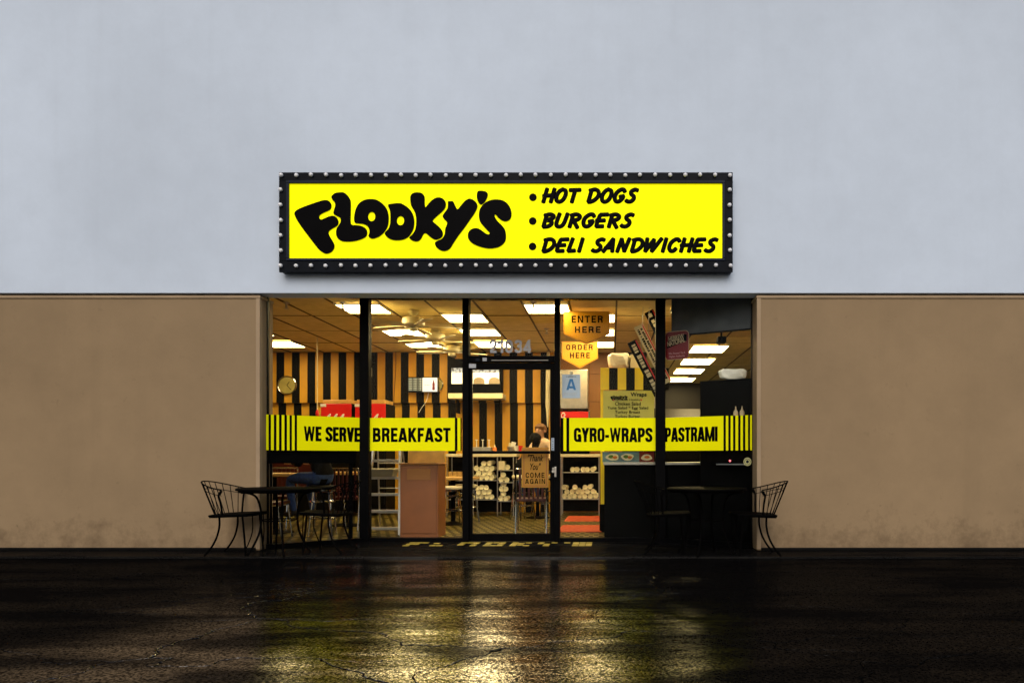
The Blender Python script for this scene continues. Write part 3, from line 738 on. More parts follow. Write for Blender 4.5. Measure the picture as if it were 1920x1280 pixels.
# ------------------------------------------------------------------ window banners (vinyl on the outer face of the glass)
def banner(label, a, b, fr0, fr1, zt, zb, segs, words):
    """a,b plan points of the pane; fr0..fr1 extent along it (metres); segs: list of (u0,u1,'y'/'k') in fraction"""
    d = Vector((b[0]-a[0], b[1]-a[1])); L = d.length; d.normalize(); n = Vector((d.y, -d.x))
    ang = math.atan2(d.y, d.x)
    p = Vector(a) + d * fr0 + n * .0065
    t = thing('window_banner', label, 'banner', (p.x, p.y, zb), ang)
    w = fr1 - fr0; h = zt - zb
    for (u0, u1, c) in segs:
        MB().box(u0 * w, u1 * w, -.002, 0, 0, h).obj('panel' if u1 - u0 > .3 else 'stripe', M_VINYL if c == 'y' else M_INK, t)
    for (body, u0, u1, v0, v1) in words:
        block('lettering', body, u0 * w, -.0024, v0 * h, (u1 - u0) * w, (v1 - v0) * h, M_INK, t, .2)
    return t
def along(a, b, px):
    """distance along the pane of photograph column px"""
    dx, dy = b[0]-a[0], b[1]-a[1]; k_ = (px - CX) / F
    u = (a[0] - k_ * a[1]) / (k_ * dy - dx); return u * math.hypot(dx, dy)
zt, zb = 1.505, 1.105
def stripes(a, b, f0, f1, px_list):
    return [((along(a, b, p0) - f0) / (f1 - f0), (along(a, b, p1) - f0) / (f1 - f0), c) for p0, p1, c in px_list]
def mk(label, a, b, p0, p1, pl, body, w0, w1, vv=(.27, .70)):
    f0, f1 = along(a, b, p0), along(a, b, p1)
    g_ = lambda p: (along(a, b, p) - f0) / (f1 - f0)
    banner(label, a, b, f0, f1, zt, zb, stripes(a, b, f0, f1, pl), [(body, g_(w0), g_(w1), *vv)])
bars = []
e = [498.5, 503, 507.7, 513, 518, 522.7, 527.7, 532.8, 537.8, 542.5, 547, 552, 556.6]
for i in range(12): bars.append((e[i], e[i+1], 'y' if i % 2 == 0 else 'k'))
mk('yellow window banner with black bars reading WE SERVE', A0, A1, 498.5, 680.5, bars + [(556.6, 680.5, 'y')], 'WE SERVE', 569, 674.5)
mk('yellow window banner reading BREAKFAST on the pane beside the door', SEG[1][0], SEG[1][1], 692.8, 866, [(692.8, 853, 'y'), (853, 858, 'k'), (858, 863.5, 'y'), (863.5, 866, 'k')], 'BREAKFAST', 699, 845)
mk('yellow window banner reading GYRO-WRAPS', SEG[2][0], SEG[2][1], 1051.5, 1229.5, [(1051.5, 1056.5, 'k'), (1056.5, 1062, 'y'), (1062, 1067.5, 'k'), (1067.5, 1229.5, 'y')], 'GYRO-WRAPS', 1076, 1223)
e2 = [1357, 1361.5, 1366, 1370.5, 1375, 1379.5, 1384.5, 1389, 1393.5, 1398, 1403, 1407, 1410.5]
b2 = [(e2[i], e2[i+1], 'k' if i % 2 == 0 else 'y') for i in range(12)]
mk('yellow window banner with black bars reading PASTRAMI', C0, C1, 1246, 1410.5, [(1246, 1357, 'y')] + b2, 'PASTRAMI', 1247.5, 1346)

# round sticker and red enamel sign on the angled pane
def on_pane(a, b, px, inset):
    dx, dy = b[0]-a[0], b[1]-a[1]; L = math.hypot(dx, dy); f_ = along(a, b, px)
    return Vector((a[0] + dx/L*f_ + dy/L*inset, a[1] + dy/L*f_ - dx/L*inset)), math.atan2(dy, dx)
p, ang = on_pane(C0, C1, 1402, .008)
t = thing('round_sticker', 'small round pale yellow sticker on the glass by the tan wall', 'sticker', (p.x, p.y, .975), ang)
MB().lathe([(.047, 0), (.047, -.002), (0, -.0021)], 28, axis='y').obj('disc', mat('pale_yellow_sticker', (.6, .58, .25), .5), t)
MB().tube([(.034*math.cos(a), -.0025, .034*math.sin(a)) for a in [2*math.pi*i/24 for i in range(24)]], .003, 6, True).obj('ring', M_NAVY2, t)
MB().lathe([(.018, 0), (.018, -.003), (0, -.0031)], 12, axis='y').obj('emblem', M_NAVY2, t)
p, ang = on_pane(C0, C1, 1267.5, -.03)
t = thing('enamel_sign', 'small maroon sign with rounded corners and slanted gold lettering on the glass', 'sign', (p.x, p.y, 2.375), ang)
hw, hh, rc = .158, .172, .05
pl = []
for (cx_, cz_, a0) in ((hw-rc, hh-rc, 0), (-hw+rc, hh-rc, 90), (-hw+rc, -hh+rc, 180), (hw-rc, -hh+rc, 270)):
    for i in range(6): a = R(a0 + i*18); pl.append((cx_ + rc*math.cos(a), cz_ + rc*math.sin(a)))
MB().prism(pl, -.004, .004).obj('plate', M_MAROON, t, loc=(0, 0, 0))
MB().tube([(x_*.985, -.005, z_*.985) for x_, z_ in pl], .0035, 6, True).obj('edge_line', M_GOLD, t)
MB().prism([(-.135, -.03), (.13, .045), (.13, .125), (-.11, .105)], -.0055, -.0042).obj('black_band', M_BLACK, t)
text('lettering', 'HEBREW', -.105, -.006, .055, .2, .055, M_GOLD, t, rot=(0, R(-7), 0), bold=.01)
text('lettering', 'NATIONAL', -.12, -.006, -.008, .235, .06, M_GOLD, t, rot=(0, R(-10), 0), bold=.01)
text('lettering', 'We Answer To A\nHigher Authority', -.11, -.0045, -.15, .22, .07, mat('pink_ink', (.55, .3, .3), .5), t, align='CENTER')
# suction-cup hung grade card
p = PX(1071, 724, YD + .05)
t = thing('grade_card', 'pale blue inspection card with a large blue letter A hung on the window', 'card', p)
MB().box(-.112, .112, -.002, .002, -.145, .145).obj('card', M_PALEB, t)
block('lettering', 'A', -.065, -.0025, -.045, .13, .135, M_BLUE, t, .2)
scribble('small_print', -.06, -.0025, .11, .12, .016, 1, M_INK, t)
scribble('small_print', -.09, -.0025, -.115, .16, .04, 3, M_SILV, t)
MB().lathe([(.024, .0), (.02, -.012), (.006, -.02), (0, -.02)], 14, (0, -.004, .165), 'y').obj('suction_cup', M_CREAM, t, True)
# thank-you board inside the door
p = PX(1003.5, 876, YD + .035)
t = thing('thank_you_board', 'amber board thanking customers hung inside the glass door', 'sign', p)
MB().bbox(-.165, .165, -.004, .004, -.245, .245, .003).obj('board', mat('ochre_board', (.42, .19, .008), .5, .05), t)
fr = MB()
for a in ((-.14, .14, .215, .221), (-.14, .14, -.226, -.22), (-.14, -.134, -.2199, .2149), (.134, .14, -.2199, .2149)): fr.box(a[0], a[1], -.006, -.0042, a[2], a[3])
fr.obj('border_line', mat('brick_red_ink', (.22, .03, .01), .5), t)
text('lettering', '"Thank', -.09, -.0062, .075, .19, .085, M_INK, t, shear=.35, bold=.015)
text('lettering', 'You"', -.06, -.0062, -.03, .13, .085, M_INK, t, shear=.35, bold=.015)
block('lettering', 'COME', -.12, -.0062, -.125, .235, .062, M_INK, t, .17, gap=.09)
block('lettering', 'AGAIN', -.125, -.0062, -.198, .25, .06, M_INK, t, .17, gap=.09)

# ------------------------------------------------------------------ patio chairs and tables
def patio_chair(label, loc, rz):
    t = thing('patio_chair', label, 'chair', loc, rz, 'wire patio chairs')
    # local: faces +x; seat from x=0 (back) to .45
    seat = [(.02,-.2),(.0,-.12),(.0,.12),(.02,.2),(.1,.225),(.42,.215),(.45,.17),(.455,0),(.45,-.17),(.42,-.215),(.1,-.225)]
    mb = MB(); n = len(seat)
    z = lambda x_: .392 + .018 * x_ / .45
    vs = [(x_, y_, z(x_)) for x_, y_ in seat] + [(x_, y_, z(x_) + .03) for x_, y_ in seat]
    mb.add(vs, [tuple(range(n-1, -1, -1)), tuple(range(n, 2*n))] + [(i, (i+1) % n, (i+1) % n + n, i+n) for i in range(n)])
    st = mb.obj('seat', M_IRON, t)
    MB().tube([(x_, y_, z(x_) + .02) for x_, y_ in seat], .011, 8, True).obj('seat_rim', M_IRON, st, True)
    top = []; N = 13
    for i in range(N):
        a = math.pi/2 + math.pi * i / (N-1)
        u = math.cos(a)   # 0 .. -1 .. 0
        x_ = .175 + .315 * u if True else 0
        top.append(Vector((x_, .265 * math.sin(a), .685 + .085 * abs(u) ** 1.2)))
    bot = []
    for i in range(N):
        a = math.pi/2 + math.pi * i / (N-1)
        bot.append(Vector((.16 + .155 * math.cos(a), .205 * math.sin(a), .415)))
    rail = catmull(top, 3, False)
    MB().tube([top[0] + Vector((-.01, 0, -.05)), top[0] + Vector((.012, 0, -.012))] + rail + [top[-1] + Vector((.012, 0, -.012)), top[-1] + Vector((-.01, 0, -.05))], .0065, 8).obj('top_rail', M_IRON, t, True)
    MB().tube([b.lerp(a, .78) + Vector((0, 0, 0)) for a, b in zip(top, bot)], .0035, 6).obj('inner_rail', M_IRON, t, True)
    for i in range(N):
        r_ = .010 if i in (0, N-1) else .0042
        if i in (0, N-1):
            P = [top[i] + Vector((.0, 0, -.01)), top[i] + Vector((-.025, 0, -.06)), bot[i].lerp(top[i], .5) + Vector((-.012, 0, 0)), bot[i]]
            P = catmull(P, 4, False)
        else: P = [top[i], bot[i]]
        MB().tube(P, r_, 7).obj('rod' if 0 < i < N-1 else 'arm_post', M_IRON, t, True)
    for sg in (-1, 1):
        MB().tube(catmull([(.12, sg*.19, .40), (.12, sg*.19, .30), (.09, sg*.195, .18), (.03, sg*.2, .07), (-.03, sg*.2, .004)], 4, False), .0105, 8).obj('leg', M_IRON, t, True)
        MB().tube(catmull([(.36, sg*.19, .405), (.375, sg*.19, .25), (.39, sg*.195, .1), (.395, sg*.195, .004)], 4, False), .0105, 8).obj('leg', M_IRON, t, True)
        MB().tube(catmull([(.43, sg*.12, .41), (.435, sg*.13, .25), (.41, sg*.17, .12), (.393, sg*.193, .07)], 4, False), .006, 7).obj('brace', M_IRON, t, True)
    return t
def patio_table(label, loc, rz=.3):
    t = thing('patio_table', label, 'table', loc, rz, 'round patio tables')
    MB().lathe([(0, .672), (.40, .672), (.42, .675), (.425, .685), (.42, .697), (.41, .70), (0, .70)], 40).obj('table_top', M_IRON, t, True)
    MB().lathe([(.385, .655), (.395, .655), (.395, .6715), (.385, .6715)], 36).obj('apron_ring', M_IRON, t, True)
    for k in range(4):
        a = k * math.pi / 2 + .25
        u = Vector((math.cos(a), math.sin(a), 0))
        P = catmull([u*.37 + Vector((0,0,.655)), u*.30 + Vector((0,0,.65)), u*.22 + Vector((0,0,.60)), u*.18 + Vector((0,0,.45)), u*.19 + Vector((0,0,.25)), u*.26 + Vector((0,0,.08)), u*.31 + Vector((0,0,.004))], 4, False)
        MB().tube(P, .011, 8).obj('leg', M_IRON, t, True)
    MB().tube([(.182*math.cos(a), .182*math.sin(a), .36) for a in [2*math.pi*i/24 for i in range(24)]], .006, 6, True).obj('leg_ring', M_IRON, t, True)
    return t
XT = (526 - CX) / 176
patio_table('round black metal patio table standing before the WE SERVE window', (XT, 7.93, 0))
patio_chair('black wire barrel chair against the tan wall by the WE SERVE window', ((409 - CX) / 176, 7.94, 0), 0)
patio_chair('black wire barrel chair under the WE SERVE window facing the tan wall chair', ((652 - CX) / 172, 8.12, 0), R(176))
XT2 = (1322 - CX) / 174
patio_table('round black metal patio table standing before the PASTRAMI window', (XT2, 7.93, 0), .9)
patio_chair('black wire barrel chair against the tan wall by the PASTRAMI window', ((1450 - CX) / 176, 7.92, 0), R(180))
patio_chair('black wire barrel chair under the PASTRAMI window facing the tan wall chair', ((1214 - CX) / 174, 8.05, 0), R(-3))

# ------------------------------------------------------------------ dining room: hanging things
def fan(label, px, Y, py_motor):
    s = F / Y; x_ = (px - CX) / s; zm = HC + (CY - py_motor) / s
    t = thing('ceiling_fan', label, 'ceiling fan', (x_, Y, ZC - .004), 0, 'ceiling fans')
    d = zm - ZC
    MB().lathe([(.075, 0), (.07, -.03), (.045, -.06), (.02, -.07)], 20).obj('canopy', M_FANW, t, True)
    MB().tube([(0,0,-.06), (0,0,d+.05)], .014, 10).obj('downrod', M_FANW, t, True)
    MB().lathe([(.02, d+.075), (.10, d+.07), (.145, d+.05), (.15, d+.035), (.15, d-.03), (.13, d-.05), (.06, d-.06), (.0, d-.06)], 28).obj('motor', M_FANW, t, True)
    MB().lathe([(.055, d-.061), (.06, d-.075), (.055, d-.11), (.03, d-.12), (0, d-.12)], 20).obj('switch_cup', M_FANW, t, True)
    for k in range(5):
        a = k * 2 * math.pi / 5 + px * .37
        u = Vector((math.cos(a), math.sin(a), 0)); w = Vector((-math.sin(a), math.cos(a), 0))
        mb = MB()
        P = [(u * .12 + w * .012), (u * .2 + w * .03)]
        vs = []
        prof = [(.15, .02), (.19, .05), (.28, .06), (.5, .07), (.6, .068), (.635, .05), (.64, 0)]
        for sgn in (1, -1):
            for r_, ww in (prof if sgn == 1 else prof[::-1][1:]):
                q = u * r_ + w * ww * sgn; vs.append((q.x, q.y, d - .055 + ww * sgn * .18))
        n_ = len(vs); vs2 = [(p_[0], p_[1], p_[2] + .007) for p_ in vs]
        mb.add(vs + vs2, [tuple(range(n_)), tuple(range(2*n_-1, n_-1, -1))] + [(i, (i+1) % n_, (i+1) % n_ + n_, i + n_) for i in range(n_)])
        bl = mb.obj('blade', M_FANW, t)
        MB().tube([u*.05 + Vector((0,0,d-.058)), u*.2 + Vector((0,0,d-.05))], .01, 6).obj('blade_arm', M_STEEL, bl)
fan('ivory ceiling fan hung nearest to the shop glass', 775, 10.17, 604)
fan('ivory ceiling fan hung in the middle of the row of fans', 816, 11.7, 632)
fan('ivory ceiling fan hung nearest to the striped wall', 847, 13.2, 654)

def sprinkler(label, px, py, Y=None):
    Y = 2838 / (CY - py); x_ = (px - CX) / (F / Y)
    t = thing('sprinkler_head', label, 'sprinkler', (x_, Y, ZC - .006), 0, 'ceiling sprinkler heads')
    MB().lathe([(.045, 0), (.04, -.012), (.015, -.02), (.012, -.05), (.02, -.055), (.008, -.075)], 14).obj('body', M_STEEL, t, True)
    MB().lathe([(.008, -.0755), (.032, -.079), (.03, -.084), (0, -.084)], 14).obj('deflector', M_STEEL, t, True)
for lb, px, py in (('sprinkler head in the ceiling before the first light panel behind WE SERVE', 643, 566), ('sprinkler head in the ceiling above the street number', 1000, 564),
                   ('sprinkler head in the ceiling beside the ENTER HERE sign', 1025, 615), ('sprinkler head in the ceiling above the WE SERVE table', 537, 566)):
    sprinkler(lb, px, py)

def hang_sign(label, px0, px1, py0, pyc, py1, Y, lines, nm):
    s = F / Y; c = PX((px0+px1)/2, py0, Y); w = (px1-px0)/s/2; h1 = (pyc-py0)/s; h2 = (py1-py0)/s
    t = thing('hanging_sign', label, 'sign', c)
    MB().prism([(-w, 0), (-w, -h1), (0, -h2), (w, -h1), (w, 0)], -.006, .006).obj('board', M_SIGNO, t)
    q = .965
    MB().tube([(-w*q, -.007, -.012), (-w*q, -.007, -h1*.98), (0, -.007, -h2*.965), (w*q, -.007, -h1*.98), (w*q, -.007, -.012)], .0025, 5, True).obj('border_line', M_LAM, t)
    for body, xa, xb, ya, yb in lines:
        block('lettering', body, (xa-(px0+px1)/2)/s, -.0075, -(yb-py0)/s, (xb-xa)/s, (yb-ya)/s, M_INK, t, .2, gap=.1)
    for sg in (-.75, .75):
        MB().tube([(w*sg, 0, -.01), (w*sg, 0, ZC - .004 - c.z)], .002, 5).obj('wire', M_STEEL, t)
hang_sign('amber arrow-shaped hanging sign reading ENTER HERE', 1057, 1143, 584, 626, 645.5, 9.98, [('ENTER', 1071, 1131, 592, 605), ('HERE', 1077, 1126, 612, 624)], 'e')
hang_sign('amber arrow-shaped hanging sign reading ORDER HERE', 1053.5, 1121, 640, 672, 690, 11.25, [('ORDER', 1061, 1112, 646, 656), ('HERE', 1068, 1106, 661, 671.5)], 'o')

# ------------------------------------------------------------------ things on the striped wall
def clock(label, px, py, Y, r_):
    p = PX(px, py, Y); t = thing('wall_clock', label, 'clock', p, 0, 'round wall clocks')
    MB().lathe([(r_*.9, 0), (r_*.9, .03), (0, .03)], 28, axis='y').obj('dial', mat('dial_olive', (.32, .27, .08), .4, .2, 8), t)
    MB().tube([(r_*math.cos(a), 0, r_*math.sin(a)) for a in [2*math.pi*i/32 for i in range(32)]], .012, 8, True).obj('rim', M_CHROME, t, True)
    for a, l_ in ((.6, .5), (2.4, .7)):
        MB().tube([(0, -.006, 0), (r_*l_*math.sin(a), -.006, r_*l_*math.cos(a))], .005, 5).obj('hand', M_BLACK, t)
clock('round chrome-rimmed clock on the striped wall behind WE SERVE', 538, 722, 14.07, .17)
clock('round chrome-rimmed clock half hidden behind the drinks menu screen', 817, 721, 14.07, .135)
# drinks menu screen
p = PX(792.5, 721, 13.98); s = F / 13.98
t = thing('menu_screen', 'small wall screen listing prices beside a dark red bottle picture', 'screen', p)
MB().bbox(-.285, .285, 0, .05, -.145, .145, .006).obj('casing', M_BLACK, t)
MB().box(-.275, -.005, -.003, -.0005, -.13, .13).obj('price_panel', M_SCRB, t)
MB().box(-.003, .275, -.003, -.0005, -.13, .13).obj('picture_panel', M_SCREEN, t)
rw = MB()
for r_ in range(7):
    for (xa, xb) in ((-.26, -.2), (-.185, -.17), (-.16, -.11), (-.09, -.08), (-.06, -.02)):
        rw.box(xa, xb, -.0045, -.0032, .10 - r_*.034, .12 - r_*.034)
rw.obj('price_rows', M_PALEB, t)
MB().lathe([(.022, -.1), (.024, -.06), (.02, -.02), (.023, .0), (.016, .04), (.009, .06), (.009, .085), (0, .085)], 14, (.205, -.0045, 0)).obj('bottle_picture', M_MAROON, t)
for v in bpy.data.objects[t.children[-1].name].data.vertices: v.co.y = -.0045 + (v.co.y + .0045) * .08
scribble('caption', .03, -.0045, -.01, .11, .02, 1, M_RED, t)
MB().tube(catmull([(.1, .05, -.14), (.06, .04, -.3), (-.02, .03, -.42), (-.08, .03, -.52)], 5, False), .005, 6).obj('cable', M_WHITEP, t)
# television on a shelf bracket
p = PX(893, 700, 13.7); s = F / 13.7
t = thing('television', 'black television on a cream wall shelf showing a pale arched building', 'television', p)
MB().bbox(-.48, .48, 0, .12, -.36, .27, .01).obj('casing', M_BLACK, t)
tvm = bpy.data.materials.new('tv_picture'); tvm.use_nodes = True; n, l, b = nodes(tvm)
tc = n.new('ShaderNodeTexCoord'); no = n.new('ShaderNodeTexNoise'); no.inputs['Scale'].default_value = 22; no.inputs['Detail'].default_value = 6; l.new(tc.outputs['Object'], no.inputs['Vector'])
rp = n.new('ShaderNodeValToRGB'); rp.color_ramp.elements[0].position = .40; rp.color_ramp.elements[0].color = (.12, .09, .06, 1); rp.color_ramp.elements[1].position = .5; rp.color_ramp.elements[1].color = (.9, .85, .7, 1)
l.new(no.outputs[0], rp.inputs[0]); b.inputs['Base Color'].default_value = (.02, .02, .02, 1); l.new(rp.outputs[0], b.inputs['Emission Color']); b.inputs['Emission Strength'].default_value = .8
MB().box(-.455, .42, -.003, -.0005, .02, .10).obj('picture', tvm, t)
MB().box(-.455, .42, -.003, -.0005, -.19, .0195).obj('picture_wall', emit_mat('tv_cream', (.85, .78, .58), .75), t)
for xa in (.05, .33):
    MB().prism([(xa-.1, -.19)] + [(xa + .1*math.cos(a), -.14 + .07*math.sin(a)) for a in [math.pi*(1-i/10) for i in range(11)]] + [(xa+.1, -.19)], -.0045, -.0032).obj('picture_arch', mat('tv_arch', (.35, .27, .18), .5), t)
t2 = thing('wall_shelf', 'cream wall shelf carrying the black television', 'shelf', (p.x, 13.7, p.z - .46))
MB().bbox(-.51, .49, -.04, .48, 0, .095, .008).obj('board', M_CREAM, t2)
for xa in (-.4, .4): MB().prism([(xa-.01, -.001), (xa-.01, -.25), (xa+.01, -.25), (xa+.01, -.001)], .2, .48).obj('bracket', M_BLACK, t2)
# vertical beige conduit
p0 = PX(1028, 690, 13.9); p1 = PX(1027, 800, 13.9)
tag(MB().tube([p0 + Vector((0, 0, .55)), p0, p1.lerp(p0, .35), p1.lerp(p0, .3) , p1], [.012, .045, .045, .035, .01], 10).obj('rolled_banner', M_CREAM), 'rolled cream banner hanging at the end of the striped wall', 'banner')
# red cord
tag(MB().tube(catmull([PX(742, 640, 14.08), PX(742, 690, 14.08), PX(739, 740, 14.08), PX(738, 785, 14.1), PX(740, 850, 14.1)], 5, False), .006, 6).obj('red_cable', M_DRED), 'thin red cable running down the striped wall', 'cable')
tag(MB().bbox(*[v for v in (PX(694, 0, 14.08).x - .03, PX(694, 0, 14.08).x + .03)], 14.06, 14.1, PX(0, 706, 14.08).z, PX(0, 689, 14.08).z, .006).obj('thermostat', M_CREAM), 'small cream thermostat on the striped wall beside a window post', 'thermostat')
# thin cord with a red end, standing in for a pole reflected in glass
p = PX(595, 775, 12.4)
t = thing('reflection_cord', 'pale thin cord with a red end standing in for a reflected pole', 'cord', (p.x, 12.4, ZC))
MB().tube([(0,0,0), (0,0,p.z - ZC + .06)], .009, 6).obj('cord', M_CREAM, t)
MB().lathe([(.008, p.z-ZC+.07), (.02, p.z-ZC+.04), (.03, p.z-ZC-.02), (.012, p.z-ZC-.06), (0, p.z-ZC-.06)], 12).obj('tassel', M_RED, t, True)

# ------------------------------------------------------------------ red drink coolers
def cooler(label, px0, px1, Y):
    s = F / Y; xa, xb = (px0-CX)/s, (px1-CX)/s; w = xb-xa; zt_ = HC + (CY-756)/s
    t = thing('drink_cooler', label, 'cooler', ((xa+xb)/2, Y, 0), 0, 'red drink coolers')
    MB().bbox(-w/2, w/2, .03, .6, .05, zt_, .012).obj('cabinet', M_BLKB, t)
    MB().bbox(-w/2+.005, w/2-.005, 0, .03, zt_-.42, zt_-.005, .01).obj('header', M_RED, t)
    MB().box(-w/2+.03, w/2-.03, .012, .0295, .2, zt_-.44).obj('door_glass', M_BLKB, t)
    MB().bbox(-w/2+.02, w/2-.02, .05, .55, zt_, zt_+.07, .01).obj('top_grille', M_WOOD, t)
    MB().bbox(-w/2-.0, -w/2+.1, -.004, -.0005, zt_-.06, zt_-.01, .001).obj('tag', M_WHITEP, t)
    # swash fragments
    sw = MB()
    for dx in (-.12, .0, .12):
        sw.tube(catmull([(dx-.09, -.002, zt_-.33), (dx-.03, -.002, zt_-.24), (dx+.02, -.002, zt_-.19), (dx+.0, -.002, zt_-.26), (dx+.05, -.002, zt_-.30), (dx+.09, -.002, zt_-.25)], 4, False), .011, 6)
    sw.obj('script_lettering', M_WHITEP, t)
    return t
cooler('red drink cooler with white script standing closest to the wall clock behind WE SERVE', 601, 659, 13.25)
cooler('red drink cooler with white script standing beside the stepladder', 665, 723, 13.25)

# ------------------------------------------------------------------ stepladder, cabinet
xr, Yl = (749-CX)/142.1, 9.85
t = thing('stepladder', 'aluminium stepladder standing behind the BREAKFAST window', 'ladder', (xr - .25, Yl, 0))
H = 1.32
for sg in (-1, 1):
    MB().slab((sg*.25, 0), (sg*.25, .05), .024, 0.002, .01).obj('foot', M_BLACK, t)
    MB().add([(sg*.25-.014,-.02,.01),(sg*.25+.014,-.02,.01),(sg*.25+.014,.04,.01),(sg*.25-.014,.04,.01),(sg*.17-.014,.30,H),(sg*.17+.014,.30,H),(sg*.17+.014,.36,H),(sg*.17-.014,.36,H)], [(0,3,2,1),(4,5,6,7),(0,1,5,4),(1,2,6,5),(2,3,7,6),(3,0,4,7)]).obj('rail', M_ALU, t)
    MB().tube([(sg*.23, .72, .004), (sg*.16, .38, H)], .012, 8).obj('rear_rail', M_ALU, t)
for z_ in (.105, .33, .55, .77, 1.0):
    f_ = z_ / H
    MB().bbox(-.25+.08*f_+.015, .25-.08*f_-.015, .32*f_-.03, .32*f_+.07, z_-.035, z_, .004).obj('step', M_ALU, t)
MB().bbox(-.2, .2, .26, .44, H, H+.03, .006).obj('top_cap', M_ALU, t)
for z_ in (.25, .6, .95):
    f_ = z_/H; MB().tube([(-.23+.07*f_, .72-.34*f_, z_), (.23-.07*f_, .72-.34*f_, z_)], .008, 6).obj('rear_brace', M_ALU, t)
t = thing('paint_tray', 'grey tray resting on a stepladder step', 'tray', (xr - .27, Yl + .17, .772))
MB().add([(-.17,-.1,0),(.15,-.1,0),(.15,.12,0),(-.17,.12,0),(-.2,-.13,.1),(.18,-.13,.1),(.18,.14,.1),(-.2,.14,.1)], [(0,3,2,1),(0,1,5,4),(1,2,6,5),(2,3,7,6),(3,0,4,7)]).obj('basin', mat('grey_tray', (.25,.22,.16), .4), t)
MB().tube([(-.2,-.13,.1),(.18,-.13,.1),(.18,.14,.1),(-.2,.14,.1)], .008, 6, True).obj('rim', M_CREAM, t)

xa, xb = (750-CX)/147, (821-CX)/147
t = thing('waste_cabinet', 'brown laminate waste cabinet behind the BREAKFAST window', 'cabinet', ((xa+xb)/2, 9.53, 0))
w = (xb-xa)/2
MB().bbox(-w, w, 0, .44, .0, .93, .006).obj('carcass', M_LAM, t)
MB().bbox(-w+.02, w-.02, -.012, -.0005, .06, .91, .004).obj('door', M_LAM, t)
MB().bbox(-w-.012, w+.012, -.014, .455, .9305, .955, .005).obj('top', M_BROWN, t)
MB().bbox(-w-.0, w+.0, .36, .43, .956, 1.16, .006).obj('tray_rack', M_WOOD, t)
MB().bbox(-.15, .15, -.016, -.0125, .74, .88, .003).obj('flap', M_BROWN, t)

# ------------------------------------------------------------------ tables, stools, chairs inside
def stool(label, X, Y, h=.72, seat=None):
    t = thing('bar_stool', label, 'stool', (X, Y, 0), random.uniform(0, 1), 'chrome bar stools')
    MB().lathe([(0, h-.05), (.16, h-.05), (.175, h-.04), (.178, h-.015), (.165, h), (0, h+.004)], 24).obj('seat', seat or M_CREAM, t, True)
    MB().lathe([(.15, h-.075), (.165, h-.075), (.165, h-.051), (.15, h-.051)], 24).obj('seat_ring', M_CHROME, t, True)
    for k_ in range(4):
        a = math.pi/4 + k_*math.pi/2; u = Vector((math.cos(a), math.sin(a), 0))
        MB().tube([u*.13 + Vector((0,0,h-.06)), u*.21 + Vector((0,0,.004))], .011, 8).obj('leg', M_CHROME, t, True)
    for z_, r_ in ((.24, .185), (.45, .16)):
        MB().tube([(r_*math.cos(a), r_*math.sin(a), z_) for a in [2*math.pi*i/20 for i in range(20)]], .008, 6, True).obj('foot_ring', M_CHROME, t, True)
    return t
def table(label, X, Y, w, d, h):
    t = thing('dining_table', label, 'table', (X, Y, 0), 0, 'wood-topped dining tables')
    MB().bbox(-w/2, w/2, -d/2, d/2, h-.04, h, .008).obj('table_top', M_WOOD, t)
    MB().lathe([(.035, .03), (.035, h-.06), (.14, h-.045), (.14, h-.0405)], 14).obj('column', M_BLACK, t, True)
    MB().lathe([(.26, .002), (.26, .015), (.08, .035), (.04, .05)], 24).obj('base', M_BLACK, t, True)
def chair(label, X, Y, rz, first=None):
    t = thing('chrome_chair', label, 'chair', (X, Y, 0), rz, 'chrome dining chairs')
    MB().bbox(-.2, .2, -.2, .2, .43, .475, .015).obj('seat', M_DRED, t)
    for i in range(6):
        MB().bbox(-.165 + i*.06, -.135 + i*.06, .215, .227, .44, .865, .004).obj('slat', M_DRED, t)
    for sg in (-1, 1):
        MB().tube(catmull([(sg*.205, .26, .004), (sg*.205, .215, .44), (sg*.205, .235, .84), (sg*.17, .24, .87), (0, .24, .875)], 4, False), .012, 8).obj('back_frame', M_CHROME, t, True)
        MB().tube([(sg*.19, -.22, .004), (sg*.19, -.17, .43)], .012, 8).obj('leg', M_CHROME, t, True)
        MB().tube([(sg*.2, -.19, .425), (sg*.205, .21, .425)], .010, 8).obj('side_rail', M_CHROME, t, True)
    MB().tube([(-.19, -.185, .425), (.19, -.185, .425)], .010, 8).obj('front_rail', M_CHROME, t, True)
    return t
table('wood-topped dining table behind the WE SERVE window beside the customer in jeans', (515-CX)/137, 10.2, .75, .75, .815)
table('wood-topped dining table in front of the red drink coolers', (648-CX)/124, 11.3, .8, .7, .815)
table('wood-topped dining table between the waste cabinet and the glass door', (850-CX)/121, 11.55, .7, .7, .63 + .1)
stool('chrome bar stool with black seat under the customer in jeans', (604-CX)/143, 9.8, .66, M_BLKB)
stool('chrome bar stool with cream seat under the customer in black', (980-CX)/113.5, 12.33, .74)
stool('chrome bar stool with cream seat tucked under the table by the waste cabinet', (848-CX)/124, 11.25, .6)
stool('chrome bar stool with cream seat between the cabinet and the foam cup rack', (872-CX)/118, 11.95, .6)
chair('chrome chair with dark upright slats seen through the glass door', (995-CX)/138, 10.25, R(185))
chair('chrome chair with dark upright slats on the far side of the WE SERVE table', (520-CX)/128, 10.95, R(5))
chair('chrome chair with dark upright slats in front of the red drink coolers', (655-CX)/132, 10.7, R(175))
chair('chrome chair with dark upright slats turned sideways by the WE SERVE table', (505-CX)/148, 9.45, R(95))

